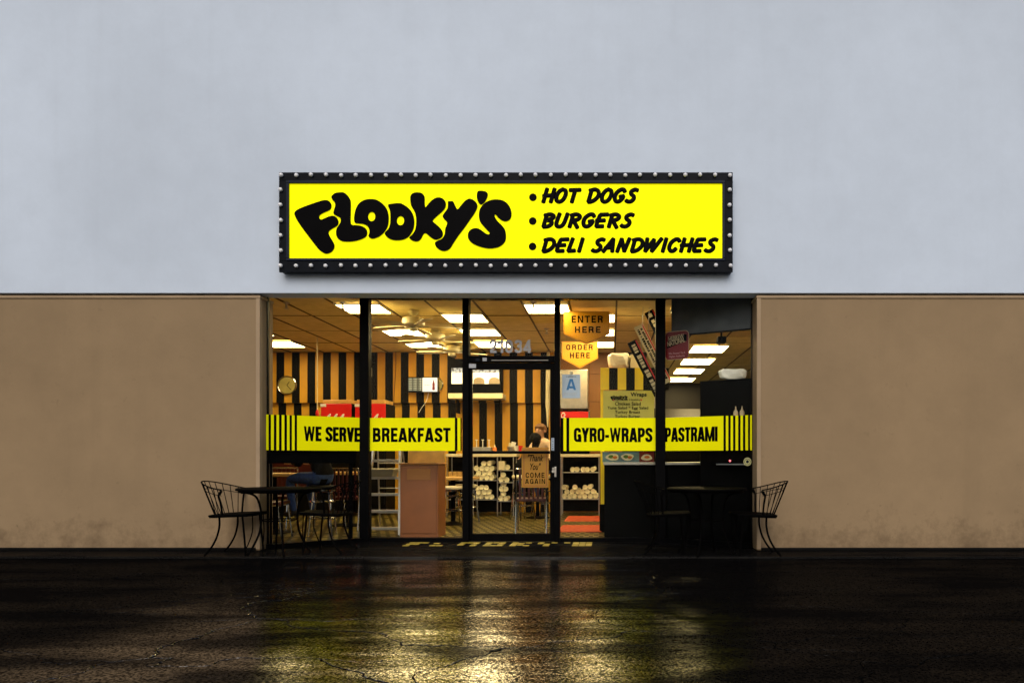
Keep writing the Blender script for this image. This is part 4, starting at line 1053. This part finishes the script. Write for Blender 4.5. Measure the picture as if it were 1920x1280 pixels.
# ------------------------------------------------------------------ people
def person(label, loc, rz, hs, lean, top_m, leg_m, cap=False, hood=False, headm=None):
    """seated figure facing local +y; hs = seat height"""
    V = []; E = []; Rr = []; seg = []
    def v(p, r): V.append(Vector(p)); Rr.append(r); return len(V) - 1
    def e(a, b, k): E.append((a, b)); seg.append((a, b, k))
    zp = hs + .10
    pel = v((0, 0, zp), .135)
    cl = math.cos(lean); sl = math.sin(lean)
    sp1 = v((0, .02 + .1*sl, zp + .16*(.5+.5*cl)), .13); che = v((0, .32*sl, zp + .34*cl), .145); upc = v((0, .45*sl, zp + .46*cl), .12)
    zt = zp + .46*(cl-1); lean = .45*sl
    hdn = .5*sl
    nek = v((0, lean + .025, zt + .545), .052); jaw = v((0, lean + .06, zt + .615), .072); hd = v((0, lean + .065, zt + .69), .092); cr = v((0, lean + .055, zt + .755), .07)
    nose = v((0, lean + .165, zt + .665), .016)
    for a, b, k in ((pel, sp1, 0), (sp1, che, 0), (che, upc, 0), (upc, nek, 0), (nek, jaw, 0 if hood else 2), (jaw, hd, 0 if hood else 2), (hd, cr, 0 if hood else 2), (hd, nose, 2)): e(a, b, k)
    for sg in (-1, 1):
        hip = v((sg*.10, .04, zp - .01), .095); kn = v((sg*.16, .42, zp - .02), .065); kn2 = v((sg*.15, .25, zp), .082)
        ca = v((sg*.16, .42, zp - .2), .056); an = v((sg*.15, .36, zp - .43), .04); he = v((sg*.15, .38, zp - .48), .042); to = v((sg*.17, .54, zp - .49), .035)
        e(pel, hip, 1); e(hip, kn2, 1); e(kn2, kn, 1); e(kn, ca, 1); e(ca, an, 1); e(an, he, 3); e(he, to, 3)
        sh = v((sg*.19, lean, zt + .43), .068); el = v((sg*.26, lean + .10, zt + .18), .05); wr = v((sg*.14, lean + .34, zp + .2), .032)
        pm = v((sg*.12, lean + .41, zp + .2), .034)
        e(upc, sh, 0); e(sh, el, 0); e(el, wr, 0); e(wr, pm, 2)
        for i in range(4):
            f1 = v((sg*.12 + (i-1.5)*.02, lean + .47, zp + .2 - .005), .010); f2 = v((sg*.12 + (i-1.5)*.021, lean + .505 + (.01 if i in (1, 2) else 0), zp + .185), .008)
            e(pm, f1, 2); e(f1, f2, 2)
        th = v((sg*.12 - sg*.045, lean + .43, zp + .195), .011); th2 = v((sg*.12 - sg*.06, lean + .465, zp + .19), .009)
        e(wr, th, 2); e(th, th2, 2)
    me = bpy.data.meshes.new('p'); me.from_pydata([tuple(p) for p in V], E, [])
    o = bpy.data.objects.new('p', me); COL.objects.link(o)
    md = o.modifiers.new('s', 'SKIN'); md.use_smooth_shade = True
    for i, sv in enumerate(me.skin_vertices[0].data): sv.radius = (Rr[i], Rr[i]); sv.use_root = (i == 0)
    sb = o.modifiers.new('b', 'SUBSURF'); sb.levels = 2; sb.render_levels = 2
    dg = bpy.context.evaluated_depsgraph_get(); nm = bpy.data.meshes.new_from_object(o.evaluated_get(dg))
    bpy.data.objects.remove(o)
    nm.materials.clear()
    for m in (top_m, leg_m, M_SKIN, M_SHOE): nm.materials.append(m)
    for f in nm.polygons:
        c = f.center; best = 9e9; kk = 0
        for a, b, k in seg:
            d = V[b] - V[a]; t_ = max(0, min(1, (c - V[a]).dot(d) / max(d.length_squared, 1e-9))); q = (c - (V[a] + d*t_)).length - (Rr[a] + (Rr[b]-Rr[a])*t_)
            if q < best: best = q; kk = k
        f.material_index = kk; f.use_smooth = True
    p = link('person', nm, None, loc, (0, 0, rz)); tag(p, label, 'person')
    hx = Vector((0, lean + .055, zt + .70))
    hm = MB(); rings = 8; nseg = 18; vs = []; fs = []
    for i in range(rings + 1):
        a = math.pi/2 * (1 - i/rings * 1.35)
        for k in range(nseg):
            t_ = 2*math.pi*k/nseg
            drop = .0 if math.sin(t_) < .3 else (.05 if i > 5 else 0)
            vs.append((hx.x + .104*math.cos(a)*math.cos(t_), hx.y - .012 + .112*math.cos(a)*math.sin(t_), hx.z + .11*math.sin(a) + drop))
    for i in range(rings):
        for k in range(nseg): fs.append((i*nseg+k, i*nseg+(k+1) % nseg, (i+1)*nseg+(k+1) % nseg, (i+1)*nseg+k))
    hm.add(vs, fs)
    if cap:
        hm.add([(hx.x-.08, hx.y+.08, hx.z+.03), (hx.x+.08, hx.y+.08, hx.z+.03), (hx.x+.06, hx.y+.19, hx.z+.015), (hx.x-.06, hx.y+.19, hx.z+.015)], [(0,1,2,3)])
    hm.obj('cap' if cap else 'hair', M_BLACK if cap else (headm or M_HAIR), p, True)
    for sg in (-1, 1):
        MB().lathe([(0, -.012), (.02, -.008), (.024, 0), (.015, .01), (0, .012)], 10, (sg*.093, hx.y + .0, hx.z - .03), 'x').obj('ear', M_SKIN, p, True)
        MB().lathe([(0, -.009), (.008, -.004), (.008, .004), (0, .009)], 8, (sg*.034, hx.y + .098, hx.z - .005), 'y').obj('eye', M_BLACK, p, True)
    MB().bbox(-.024, .024, hx.y + .082, hx.y + .09, hx.z - .085, hx.z - .077, .002).obj('mouth', mat('lips', (.3, .1, .08), .5), p)
    return p
person('person in black jacket, cap and blue jeans sitting behind the WE SERVE window', ((604-CX)/143, 9.8, 0), R(62), .66, .10, M_JACK, M_DENIM, True)
person('person in black hooded jacket sitting with back to the glass door', ((980-CX)/113.5, 12.33, 0), R(-25), .74, .95, M_JACK, M_JACK, hood=True, headm=M_JACK)
person('person in a cream and red top sitting beyond the customer in black', ((1018-CX)/107.5, 13.02, 0), R(150), .72, .05, M_SHIRT, M_DENIM, headm=mat('brown_hair', (.16, .07, .02), .6, .3, 40))
stool('chrome bar stool with cream seat under the person in cream and red', (1018-CX)/107.5, 13.02, .72)

# ------------------------------------------------------------------ back counters with foam cups
cup_me = MB().lathe([(0, .012), (.036, .012), (.040, .0), (.046, 0), (.046, .006), (.036, .19), (0, .19)], 16, axis='y').mesh('cup', M_FOAM, True)
cup_lid = MB().lathe([(0, -.002), (.03, -.002), (.03, .006), (0, .006)], 14, axis='y').mesh('rim', M_CREAM, True)
def rack(label, X0, X1, Y, zt_, shelves, posts):
    t = thing('cup_rack', label, 'shelf rack', ((X0+X1)/2, Y, 0))
    w = (X1-X0)/2
    MB().bbox(-w, w, -.03, .5, zt_-.05, zt_, .006).obj('counter_top', M_CREAM, t)
    MB().box(-w+.01, w-.01, .44, .48, .05, zt_-.052).obj('back_panel', M_BLKB, t)
    for (xa, xb, z_) in shelves:
        sh = MB().bbox(xa-t.location.x, xb-t.location.x, .0, .42, z_-.012, z_, .003).obj('shelf', M_STEEL, t)
    for px in posts:
        for yy in (.005, .41): MB().box(px-t.location.x-.008, px-t.location.x+.008, yy, yy+.015, .004, zt_-.052).obj('post', M_STEEL, t)
    return t
cups_n = 0
def cup(x_, y_, z_, label, group, roll=0):
    c = link('foam_cup', cup_me, None, (x_ + random.uniform(-.007, .007), y_ + random.uniform(-.015, .03), z_ + random.uniform(-.002, .008)), (random.uniform(-.12, .12), roll, random.uniform(-.28, .28))); tag(c, label, 'cup', group)
    return c
YC = 13.1; sc_ = F / YC
cx_ = lambda px: (px - CX) / sc_
cz_ = lambda py: HC + (CY - py) / sc_
rack('steel rack of foam cups seen through the glass door beside the customer in black', cx_(836), cx_(969), YC, cz_(850.5),
     [(cx_(838), cx_(931), cz_(900)), (cx_(838), cx_(931), cz_(936)), (cx_(934), cx_(962), cz_(881)), (cx_(934), cx_(962), cz_(904)), (cx_(934), cx_(962), cz_(939))], [cx_(838), cx_(887), cx_(932.5), cx_(962.5)])
LC1, LC2 = 'cream foam cup lying in the rack seen through the glass door', 'cream foam cup lying in the rack under the soda machine'
def pile(pa, pb, zs, rows, label, group, Y, sc, jag):
    r_ = .046
    x0 = (pa - CX) / sc; x1 = (pb - CX) / sc
    for j in range(rows):
        n_ = int((x1 - x0) / (2*r_)) - (j % 2)
        for i in range(n_):
            if j >= jag and random.random() < .3 + .3 * (j - jag): continue
            cup(x0 + r_ + i*2*r_*1.003 + (r_ if j % 2 else 0), Y + random.uniform(.01, .05), zs + r_ + j * r_ * 1.76, label, group)
pile(887, 931, cz_(900), 4, LC1, 'foam cups in the rack by the door', YC, sc_, 3)
pile(887, 931, cz_(936), 3, LC1, 'foam cups in the rack by the door', YC, sc_, 2)
pile(934, 962, cz_(904), 2, LC1, 'foam cups in the rack by the door', YC, sc_, 1)
pile(934, 962, cz_(939), 4, LC1, 'foam cups in the rack by the door', YC, sc_, 5)
pile(946, 962, cz_(881), 2, LC1, 'foam cups in the rack by the door', YC, sc_, 2)
tag(MB().bbox(cx_(934), cx_(946), YC+.02, YC+.2, cz_(880.5), cz_(864), .004).obj('carton', M_CREAM), 'small cream carton standing beside foam cups in the rack', 'carton')
for i, px in enumerate((840, 848, 856, 864)):
    tag(MB().bbox(cx_(px), cx_(px + 7), YC+.05, YC+.25, cz_(899.5), cz_(884), .003).obj('carton', M_WOOD), 'honey-coloured carton in a row on the rack by the waste cabinet', 'carton', 'cartons on the rack')
YC2 = 13.3; s2 = F / YC2
rack('steel rack of foam cups carrying the soda machine', (1050-CX)/s2, (1125-CX)/s2, YC2, HC + (CY-851)/s2,
     [((1053-CX)/s2, (1122-CX)/s2, HC+(CY-885)/s2), ((1053-CX)/s2, (1122-CX)/s2, HC+(CY-935)/s2)], [(1052-CX)/s2, (1123-CX)/s2])
pile(1068, 1122, HC+(CY-885)/s2, 1, LC2, 'foam cups in the rack under the soda machine', YC2, s2, 9)
pile(1053, 1122, HC+(CY-935)/s2, 4, LC2, 'foam cups in the rack under the soda machine', YC2, s2, 2)
# soda machine
t = thing('soda_machine', 'soda machine with steel ice bin over a red front', 'soda machine', ((1077-CX)/s2, YC2, HC + (CY-851)/s2))
za = lambda py: (851 - py) / s2
w = 28 / s2
MB().bbox(-w, w, .06, .46, 0.0005, za(768), .01).obj('body', M_BLACK, t)
MB().bbox(-w*.93, w*.93, .03, .058, za(800), za(771), .004).obj('red_header', M_RED, t)
MB().bbox(-w*.95, w*.9, .02, .45, za(766), za(692), .012).obj('ice_bin', M_STEEL, t)
text('script_lettering', 'Ck', -w*.9, .028, za(784), .09, .11, M_WHITEP, t, shear=.4, bold=.03)
MB().bbox(w*.95, w*1.0, .03, .06, za(820), za(770), .004).obj('side_trim', M_STEEL, t)
# things on the counter by the door
zt_ = cz_(850.5)
t = thing('pump_station', 'steel condiment station with three white pumps', 'condiment pump', (cx_(903), YC+.12, zt_))
MB().bbox(-.16, .16, -.1, .1, .0005, .12, .006).obj('tank', M_STEEL, t)
for dx in (-.11, .0, .11):
    pm = MB().tube([(dx, 0, .12), (dx, 0, .24)], .008, 8).obj('pump', M_WHITEP, t)
    MB().bbox(dx-.02, dx+.02, -.02, .02, .2401, .255, .003).obj('pump_head', M_WHITEP, pm)
def bottle(label, px, col, h, r_, m, capm, base=None, Y=None):
    X = cx_(px) if Y is None else (px-CX)/(F/Y)
    t = thing('squeeze_bottle', label, 'bottle', (X, (YC+.1) if Y is None else Y, zt_ if base is None else base))
    MB().lathe([(r_, .0005), (r_, h*.6), (r_*.8, h*.68), (r_*.45, h*.72)], 14).obj('body', m, t, True)
    MB().lathe([(r_*.5, h*.721), (r_*.3, h*.8), (r_*.12, h), (0, h)], 12).obj('nozzle', capm, t, True)
bottle('orange squeeze bottle beside the condiment pumps', 926, 0, .17, .035, M_ORANGE, M_CREAM)
t = thing('utensil_pot', 'grey pot holding folded papers on the counter', 'pot', (cx_(956), YC+.1, zt_))
MB().lathe([(.055, .0005), (.06, .13), (.055, .13), (.05, .02), (0, .02)], 18).obj('pot', M_STEEL, t, True)
MB().prism([(-.01, .08), (.02, .22), (.1, .2), (.06, .07)], -.01, -.006).obj('paper', M_WHITEP, t)
MB().prism([(-.05, .08), (-.03, .2), (.02, .19), (.01, .08)], .01, .014).obj('paper', M_CREAM, t)
for nm_, px, m_, lb in (('cup_stack', 967, M_WHITEP, 'white stack of paper cups next to the red cup'), ('drink_cup', 975, M_RED, 'red plastic cup on the counter')):
    MB_ = MB().lathe([(.032, .0005), (.042, .14), (.045, .145), (.04, .146), (.03, .01), (0, .01)], 18)
    o = MB_.obj(nm_, m_, None, True, loc=(cx_(px), YC+.1, zt_)); tag(o, lb, 'cup')
t = thing('napkin_dispenser', 'black and cream napkin dispenser beside the person in cream', 'dispenser', (cx_(1014)-.02, YC-.35, 0))
MB().lathe([(.2, .003), (.2, .02), (.03, .04), (.03, 1.0), (.0, 1.0)], 18).obj('stand', M_BLACK, t, True)
MB().bbox(-.16, .16, -.16, .16, 1.0005, 1.03, .006).obj('shelf', M_STEEL, t)
MB().bbox(-.1, .08, -.06, .06, 1.031, 1.2, .005).obj('body', M_BLACK, t)
MB().box(-.115, -.1005, -.055, .055, 1.031, 1.19).obj('napkins', M_WHITEP, t); MB().box(.0805, .1, -.055, .055, 1.031, 1.19).obj('napkins', M_CREAM, t)
bottle('amber syrup bottle at the end of the cup rack by the waste cabinet', 848, 0, .2, .04, M_BLACK, M_CREAM)

# black bar ledge added inside the folded-back pane to darken its lower part
p0_, ang_ = on_pane(A0, A1, 500, -.05); p1_, _ = on_pane(A0, A1, 672, -.05)
t = thing('shade_bar', 'added black bar ledge darkening the lower part of the WE SERVE window', 'ledge', (p0_.x, p0_.y, 0), ang_)
L_ = (p1_ - p0_).length
MB().bbox(.0, L_, .0, .30, 1.075, 1.105, .005).obj('ledge_top', M_BLACK, t)
MB().bbox(.01, L_ - .01, .005, .03, .955, 1.0745, .003).obj('apron', M_BLACK, t)
for xa in (.04, L_ - .08): MB().bbox(xa, xa + .04, .03, .07, .001, .954, .003).obj('leg', M_BLACK, t)
# banquette bench along the striped wall
t = thing('banquette_bench', 'long black banquette bench below the wall clock', 'bench', (-6.1, 13.1, 0))
MB().bbox(-1.5, 1.5, 0, .45, .06, .42, .02).obj('base', M_BLKB, t)
MB().bbox(-1.5, 1.5, -.02, .45, .421, .5, .02).obj('seat', M_DRED, t)
MB().bbox(-1.5, 1.5, .46, .58, .06, .98, .02).obj('backrest', M_DRED, t)
# rubber mats
def mat_obj(label, xa, xb, ya, yb):
    t = thing('floor_mat', label, 'mat', ((xa+xb)/2, (ya+yb)/2, .004))
    w, d = (xb-xa)/2, (yb-ya)/2
    MB().bbox(-w, w, -d, d, .0005, .008, .002).obj('sheet', M_RUBR, t)
    for i in range(14):
        yy = -d + .03 + i * (2*d - .06) / 13
        MB().box(-w+.02, w-.02, yy-.012, yy+.012, .0081, .017).obj('rib', M_RUBR, t)
mat_obj('orange-red ribbed rubber mat nearest the GYRO-WRAPS window', -.74, -.13, 10.25, 11.2)
mat_obj('orange-red ribbed rubber mat in front of the soda machine', -.76, -.15, 12.0, 13.0)

# ------------------------------------------------------------------ order counter and kiosk
t = thing('order_counter', 'black fronted order counter with steel top behind the GYRO-WRAPS window', 'counter', (.7, 9.4, 0))
MB().bbox(-.787, .0, 0, .75, 0, .93, .005).obj('front_panel', M_BLACK, t)
MB().bbox(.004, .85, 0, .75, 0, .93, .005).obj('front_panel', M_BLACK, t)
MB().bbox(-.80, .86, -.02, .77, .931, .966, .006).obj('counter_top', M_STEEL, t)
p, ang = on_pane(C0, C1, 1310, -.14)
YK = 10.3; sk = F / YK
kx = lambda px: (px - CX) / sk
kz = lambda py: HC + (CY - py) / sk
K = thing('menu_kiosk', 'yellow kiosk frame with a black and yellow striped fascia', 'kiosk', (kx(1126), YK, 0))
ko = -K.location
MB().bbox(kx(1126), kx(1133), YK, YK+.05, kz(945), kz(690.5), .003).obj('post', M_YEL, K, loc=ko)
MB().bbox(kx(1124), kx(1134), YK-.01, YK+.06, 0, kz(945.2), .003).obj('post_base', M_BLACK, K, loc=ko)
MB().bbox(kx(1240), kx(1247), YK, YK+.05, 0, kz(690.5), .003).obj('post', M_YEL, K, loc=ko)
e = [1126, 1142, 1158, 1174, 1190, 1206, 1222, 1238, 1254]
for i in range(8):
    MB().bbox(kx(e[i])+.0005, kx(e[i+1])-.0005, YK-.04, YK-.005, kz(731), kz(690), .003).obj('stripe_board', M_YEL if i % 2 == 0 and i < 5 else M_BLKB, K, loc=ko)
MB().box(kx(1126), kx(1250), YK-.004, YK+.5, kz(690)-.03, kz(690)-.004).obj('top_board', M_BROWN, K, loc=ko)
# lime menu board hung on the kiosk
bx0, bx1, bz0, bz1 = kx(1131), kx(1226), kz(820), kz(733)
t = thing('wraps_menu_board', 'lime green menu board of wraps hung under the striped fascia', 'menu board', ((bx0+bx1)/2, YK-.06, bz0))
w = (bx1-bx0)/2; h = bz1-bz0
MB().bbox(-w, w, -.006, .006, 0, h, .003).obj('board', M_BOARDG, t)
mb_ = MB(); 
fx = lambda px: -w + .14*2*w + (px - 553) / 407 * .34*2*w
fz = lambda py: h - .10*h - (py - 360) / 115 * .11*h
for o in bubble_name(fx, fz, t, -.0075, M_INK, .001, True): pass
def mline(body, y0, y1, xa, xb, m=M_INK, **k): text('lettering', body, (xa-1178.5)/sk, -.0068, h - (y1-733)/sk, (xb-xa)/sk, (y1-y0)/sk, m, t, **k)
mline('Wraps', 736, 746, 1182, 1212, bold=.02)
mline('Light and Healthy', 748, 752.5, 1152, 1201)
mline('Chicken Salad', 754, 760.5, 1153, 1201, bold=.008)
mline('Tuna Salad * Egg Salad', 762, 769, 1139, 1215, bold=.008)
mline('Turkey Breast', 770, 777, 1153, 1200, bold=.008)
mline('Turkey Burger', 778, 785, 1153, 1200, bold=.008)
for px in (1150, 1202):
    MB().prism([((px-1178.5)/sk, h-(752.5-733)/sk), ((px-1178.5)/sk-.012, h-(749.8-733)/sk), ((px-1178.5)/sk-.006, h-(748.5-733)/sk), ((px-1178.5)/sk, h-(749.4-733)/sk), ((px-1178.5)/sk+.006, h-(748.5-733)/sk), ((px-1178.5)/sk+.012, h-(749.8-733)/sk)], -.0085, -.0065).obj('heart', M_RED, t)
ch = MB()
for i in range(9): ch.lathe([(.006, -.012), (.013, 0), (.006, .012)], 8, (w+.012, 0, h - .02 - i*.026))
ch.obj('chain', M_CREAM, t, True)
# bags and boxes on the kiosk top
def bag(label, x0, x1, y0, y1, z0, z1, m, name='plastic_bag'):
    bm = bmesh.new(); bmesh.ops.create_icosphere(bm, subdivisions=3, radius=1)
    for v in bm.verts:
        c = v.co; f = lambda a: math.copysign(abs(a) ** .55, a)
        q = Vector((f(c.x), f(c.y), f(c.z)))
        nz = math.sin(c.x*7 + c.z*5) * .05 + math.sin(c.y*9 - c.x*4) * .04 + random.uniform(-.03, .03)
        q *= 1 + nz
        v.co = Vector(((x0+x1)/2 + q.x*(x1-x0)/2*.95, (y0+y1)/2 + q.y*(y1-y0)/2*.95, max(z0, (z0+z1)/2 + q.z*(z1-z0)/2)))
    me = bpy.data.meshes.new(name); bm.to_mesh(me); bm.free(); me.materials.append(m)
    o = link(name, me); tag(o, label, 'bag'); return o
bag('white plastic bag of supplies on top of the striped kiosk', kx(1138), kx(1182), YK+.02, YK+.36, kz(690), kz(659), M_BAG)
t = thing('cardboard_box', 'open pale cardboard box on top of the striped kiosk', 'box', (kx(1192), YK+.2, kz(690)))
MB().bbox(-.07, .09, -.14, .14, .0005, .2, .004).obj('body', M_CREAM, t)
MB().add([(.09,-.14,.2),(.15,-.14,.05),(.15,.14,.05),(.09,.14,.2),(.094,-.14,.203),(.154,-.14,.053),(.154,.14,.053),(.094,.14,.203)], [(0,1,2,3),(7,6,5,4),(0,4,5,1),(1,5,6,2),(2,6,7,3),(3,7,4,0)]).obj('flap', M_CREAM, t)
# food poster on the counter
p = PX(1178, 855, 9.55)
t = thing('food_poster', 'blue counter card with pale food pictures under the GYRO-WRAPS banner', 'poster', (p.x, 9.55, .966))
MB().box(-.33, .33, 0, .01, .0005, .13).obj('card', mat('poster_blue', (.14, .27, .42), .5, .5, 9), t)
def disc(cx_, cz_, rx, rz, m, nm='food_picture', y_=-.0015):
    MB().add([(cx_ + rx*math.cos(a)*(1+.12*math.sin(3*a+cx_*40)), y_, cz_ + rz*math.sin(a)) for a in [2*math.pi*i/16 for i in range(16)]], [tuple(range(16))]).obj(nm, m, t)
M_GREEN = mat('salad_green', (.10, .22, .03), .5, .4, 30)
for cx_, rx in ((-.2, .085), (-.01, .08)):
    disc(cx_, .065, rx, .045, M_WHITEP); disc(cx_ - .02, .07, rx*.4, .022, M_GREEN, y_=-.003); disc(cx_ + .03, .06, rx*.35, .02, M_ORANGE, y_=-.0032)
MB().box(.14, .33, -.002, -.0005, .001, .13).obj('red_panel', M_MAROON, t)
disc(.235, .06, .07, .04, M_WHITEP, y_=-.0035); disc(.24, .065, .035, .018, M_ORANGE, y_=-.0045)
# slanted overhead menu panels
for i, (px, py, L_, lb, txt, m_) in enumerate(((1236, 622, .62, 'topmost slanted black price board beside the window post', '', M_BLACK),
                                      (1224, 664, .86, 'middle slanted cream price board beside the window post', '', M_CREAM),
                                      (1210, 690, .80, 'lowest slanted black price board beside the window post', '', M_BLACK))):
    c = PX(px, py, 10.0 - .03*i)
    t = thing('price_board', lb, 'price board', c); t.rotation_euler = (0, R(63), 0)
    MB().bbox(-L_/2, L_/2, -.008, .008, -.065, .065, .003).obj('board', m_, t)
    scribble('lettering', -L_*.44, -.0085, -.05, L_*.88, .09, 1 if m_ is M_BLACK else 2, M_CREAM if m_ is M_BLACK else M_INK, t)
    MB().box(-L_/2+.01, L_/2-.01, -.0105, -.0085, .045, .06).obj('red_line', M_RED, t)
    MB().tube([(-L_*.3, 0, .06), (-L_*.3 - (ZC-c.z-.06)*math.sin(R(63))*.9, 0, .06 + (ZC-c.z-.06)*math.cos(R(63)))], .004, 5).obj('hanger', M_STEEL, t)

# ------------------------------------------------------------------ kitchen end behind the angled pane
p0, ang = on_pane(C0, C1, 1252, -.10); p1, _ = on_pane(C0, C1, 1410, -.10)
d = p1 - p0
t = thing('window_valance', 'dark grey valance across the top of the PASTRAMI window', 'valance', (p0.x, p0.y, 2.5), ang)
MB().bbox(0, d.length, 0, .04, 0, .5, .006).obj('fabric_panel', M_DGREY, t)
MB().tube([(0, -.004, .006), (d.length, -.004, .006)], .008, 8).obj('hem_bar', M_FRAME, t)
q0, _ = on_pane(C0, C1, 1300, -.20); q1, _ = on_pane(C0, C1, 1411, -.16)
dd = q1 - q0
t = thing('kitchen_screen', 'tall black partition behind the PASTRAMI window', 'partition', (q0.x, q0.y, 0), math.atan2(dd.y, dd.x))
MB().bbox(0, dd.length, 0, .035, 0, 1.92, .004).obj('panel', M_BLACK, t)
MB().bbox(0, dd.length, -.004, .04, 1.9205, 1.945, .004).obj('cap', M_BLACK, t)
MB().bbox(.3, dd.length, -.11, -.001, 1.40, 1.42, .003).obj('ledge', M_BLACK, t)
MB().bbox(.26, .62, -.1, -.001, .935, .95, .003).obj('steel_ledge', M_STEEL, t)
MB().lathe([(.012, 0), (.01, -.008), (0, -.01)], 12, (.44, -.105, .985), 'y').obj('indicator', emit_mat('red_led', (1, .02, .05), 3.0), t)
for i, (px, lb) in enumerate(((1373, 'pale mustard squeeze bottle above the PASTRAMI banner'), (1385, 'pale mustard squeeze bottle above the banner bars'))):
    pt, _ = on_pane(C0, C1, px, -.11)
    b_ = thing('squeeze_bottle', lb, 'bottle', (pt.x, pt.y, 1.421))
    MB().lathe([(.028, .0005), (.028, .13), (.02, .15), (.012, .155)], 14).obj('body', M_GOLD, b_, True)
    MB().lathe([(.013, .156), (.01, .165), (.004, .2), (0, .2)], 12).obj('nozzle', M_GOLD, b_, True)
pt, _ = on_pane(C0, C1, 1362, -.19)
bag('pale plastic bag slumped on top of the black partition', pt.x-.17, pt.x+.17, pt.y-.05, pt.y+.06, 1.945, 2.07, M_BAG)
pt, _ = on_pane(C0, C1, 1347, -.16)
t = thing('security_camera', 'black security camera under the grey valance', 'camera', (pt.x, pt.y + .12, 2.44))
MB().bbox(-.05, .05, -.02, .14, -.035, .035, .008).obj('housing', M_BLACK, t)
MB().lathe([(.028, 0), (.03, -.02), (.024, -.024), (0, -.02)], 16, (0, -.021, 0), 'y').obj('lens', M_INK, t, True)
MB().tube([(0, .06, .03), (0, .08, ZC - 2.44 - .004)], .012, 8).obj('bracket', M_BLACK, t)
# kitchen hood and shelves further back
t = thing('kitchen_hood', 'brown kitchen hood at the back of the kitchen', 'hood', (1.6, 15.5, 1.75))
MB().add([(-1.1,0,0),(1.6,0,0),(1.6,.9,0),(-1.1,.9,0),(-1.0,.3,.32),(1.5,.3,.32),(1.5,.9,.32),(-1.0,.9,.32)], [(0,3,2,1),(4,5,6,7),(0,1,5,4),(1,2,6,5),(2,3,7,6),(3,0,4,7)]).obj('canopy', mat('dark_hood', (.012, .008, .004), .5, .3, 4), t)
MB().bbox(-1.12, 1.62, -.02, .0, -.02, .05, .004).obj('lip', M_BLKB, t)
MB().bbox(-.9, 1.4, .6, .9, -1.749, -.001, .01).obj('back_cabinet', M_BLKB, t)
t = thing('upper_shelf', 'honey wood shelf high on the kitchen side wall', 'shelf', (2.75, 12.4, 2.15))
MB().bbox(-.2, .25, -.7, .9, 0, .04, .004).obj('board', M_WOOD, t)
MB().bbox(.2, .24, -.7, .9, -2.149, -.001, .004).obj('support', M_BLKB, t)
MB().bbox(-.15, .15, -.5, -.1, .041, .3, .006).obj('tub', M_CREAM, t)
MB().bbox(-.15, .15, .1, .6, .041, .4, .006).obj('tub', M_WHITEP, t)
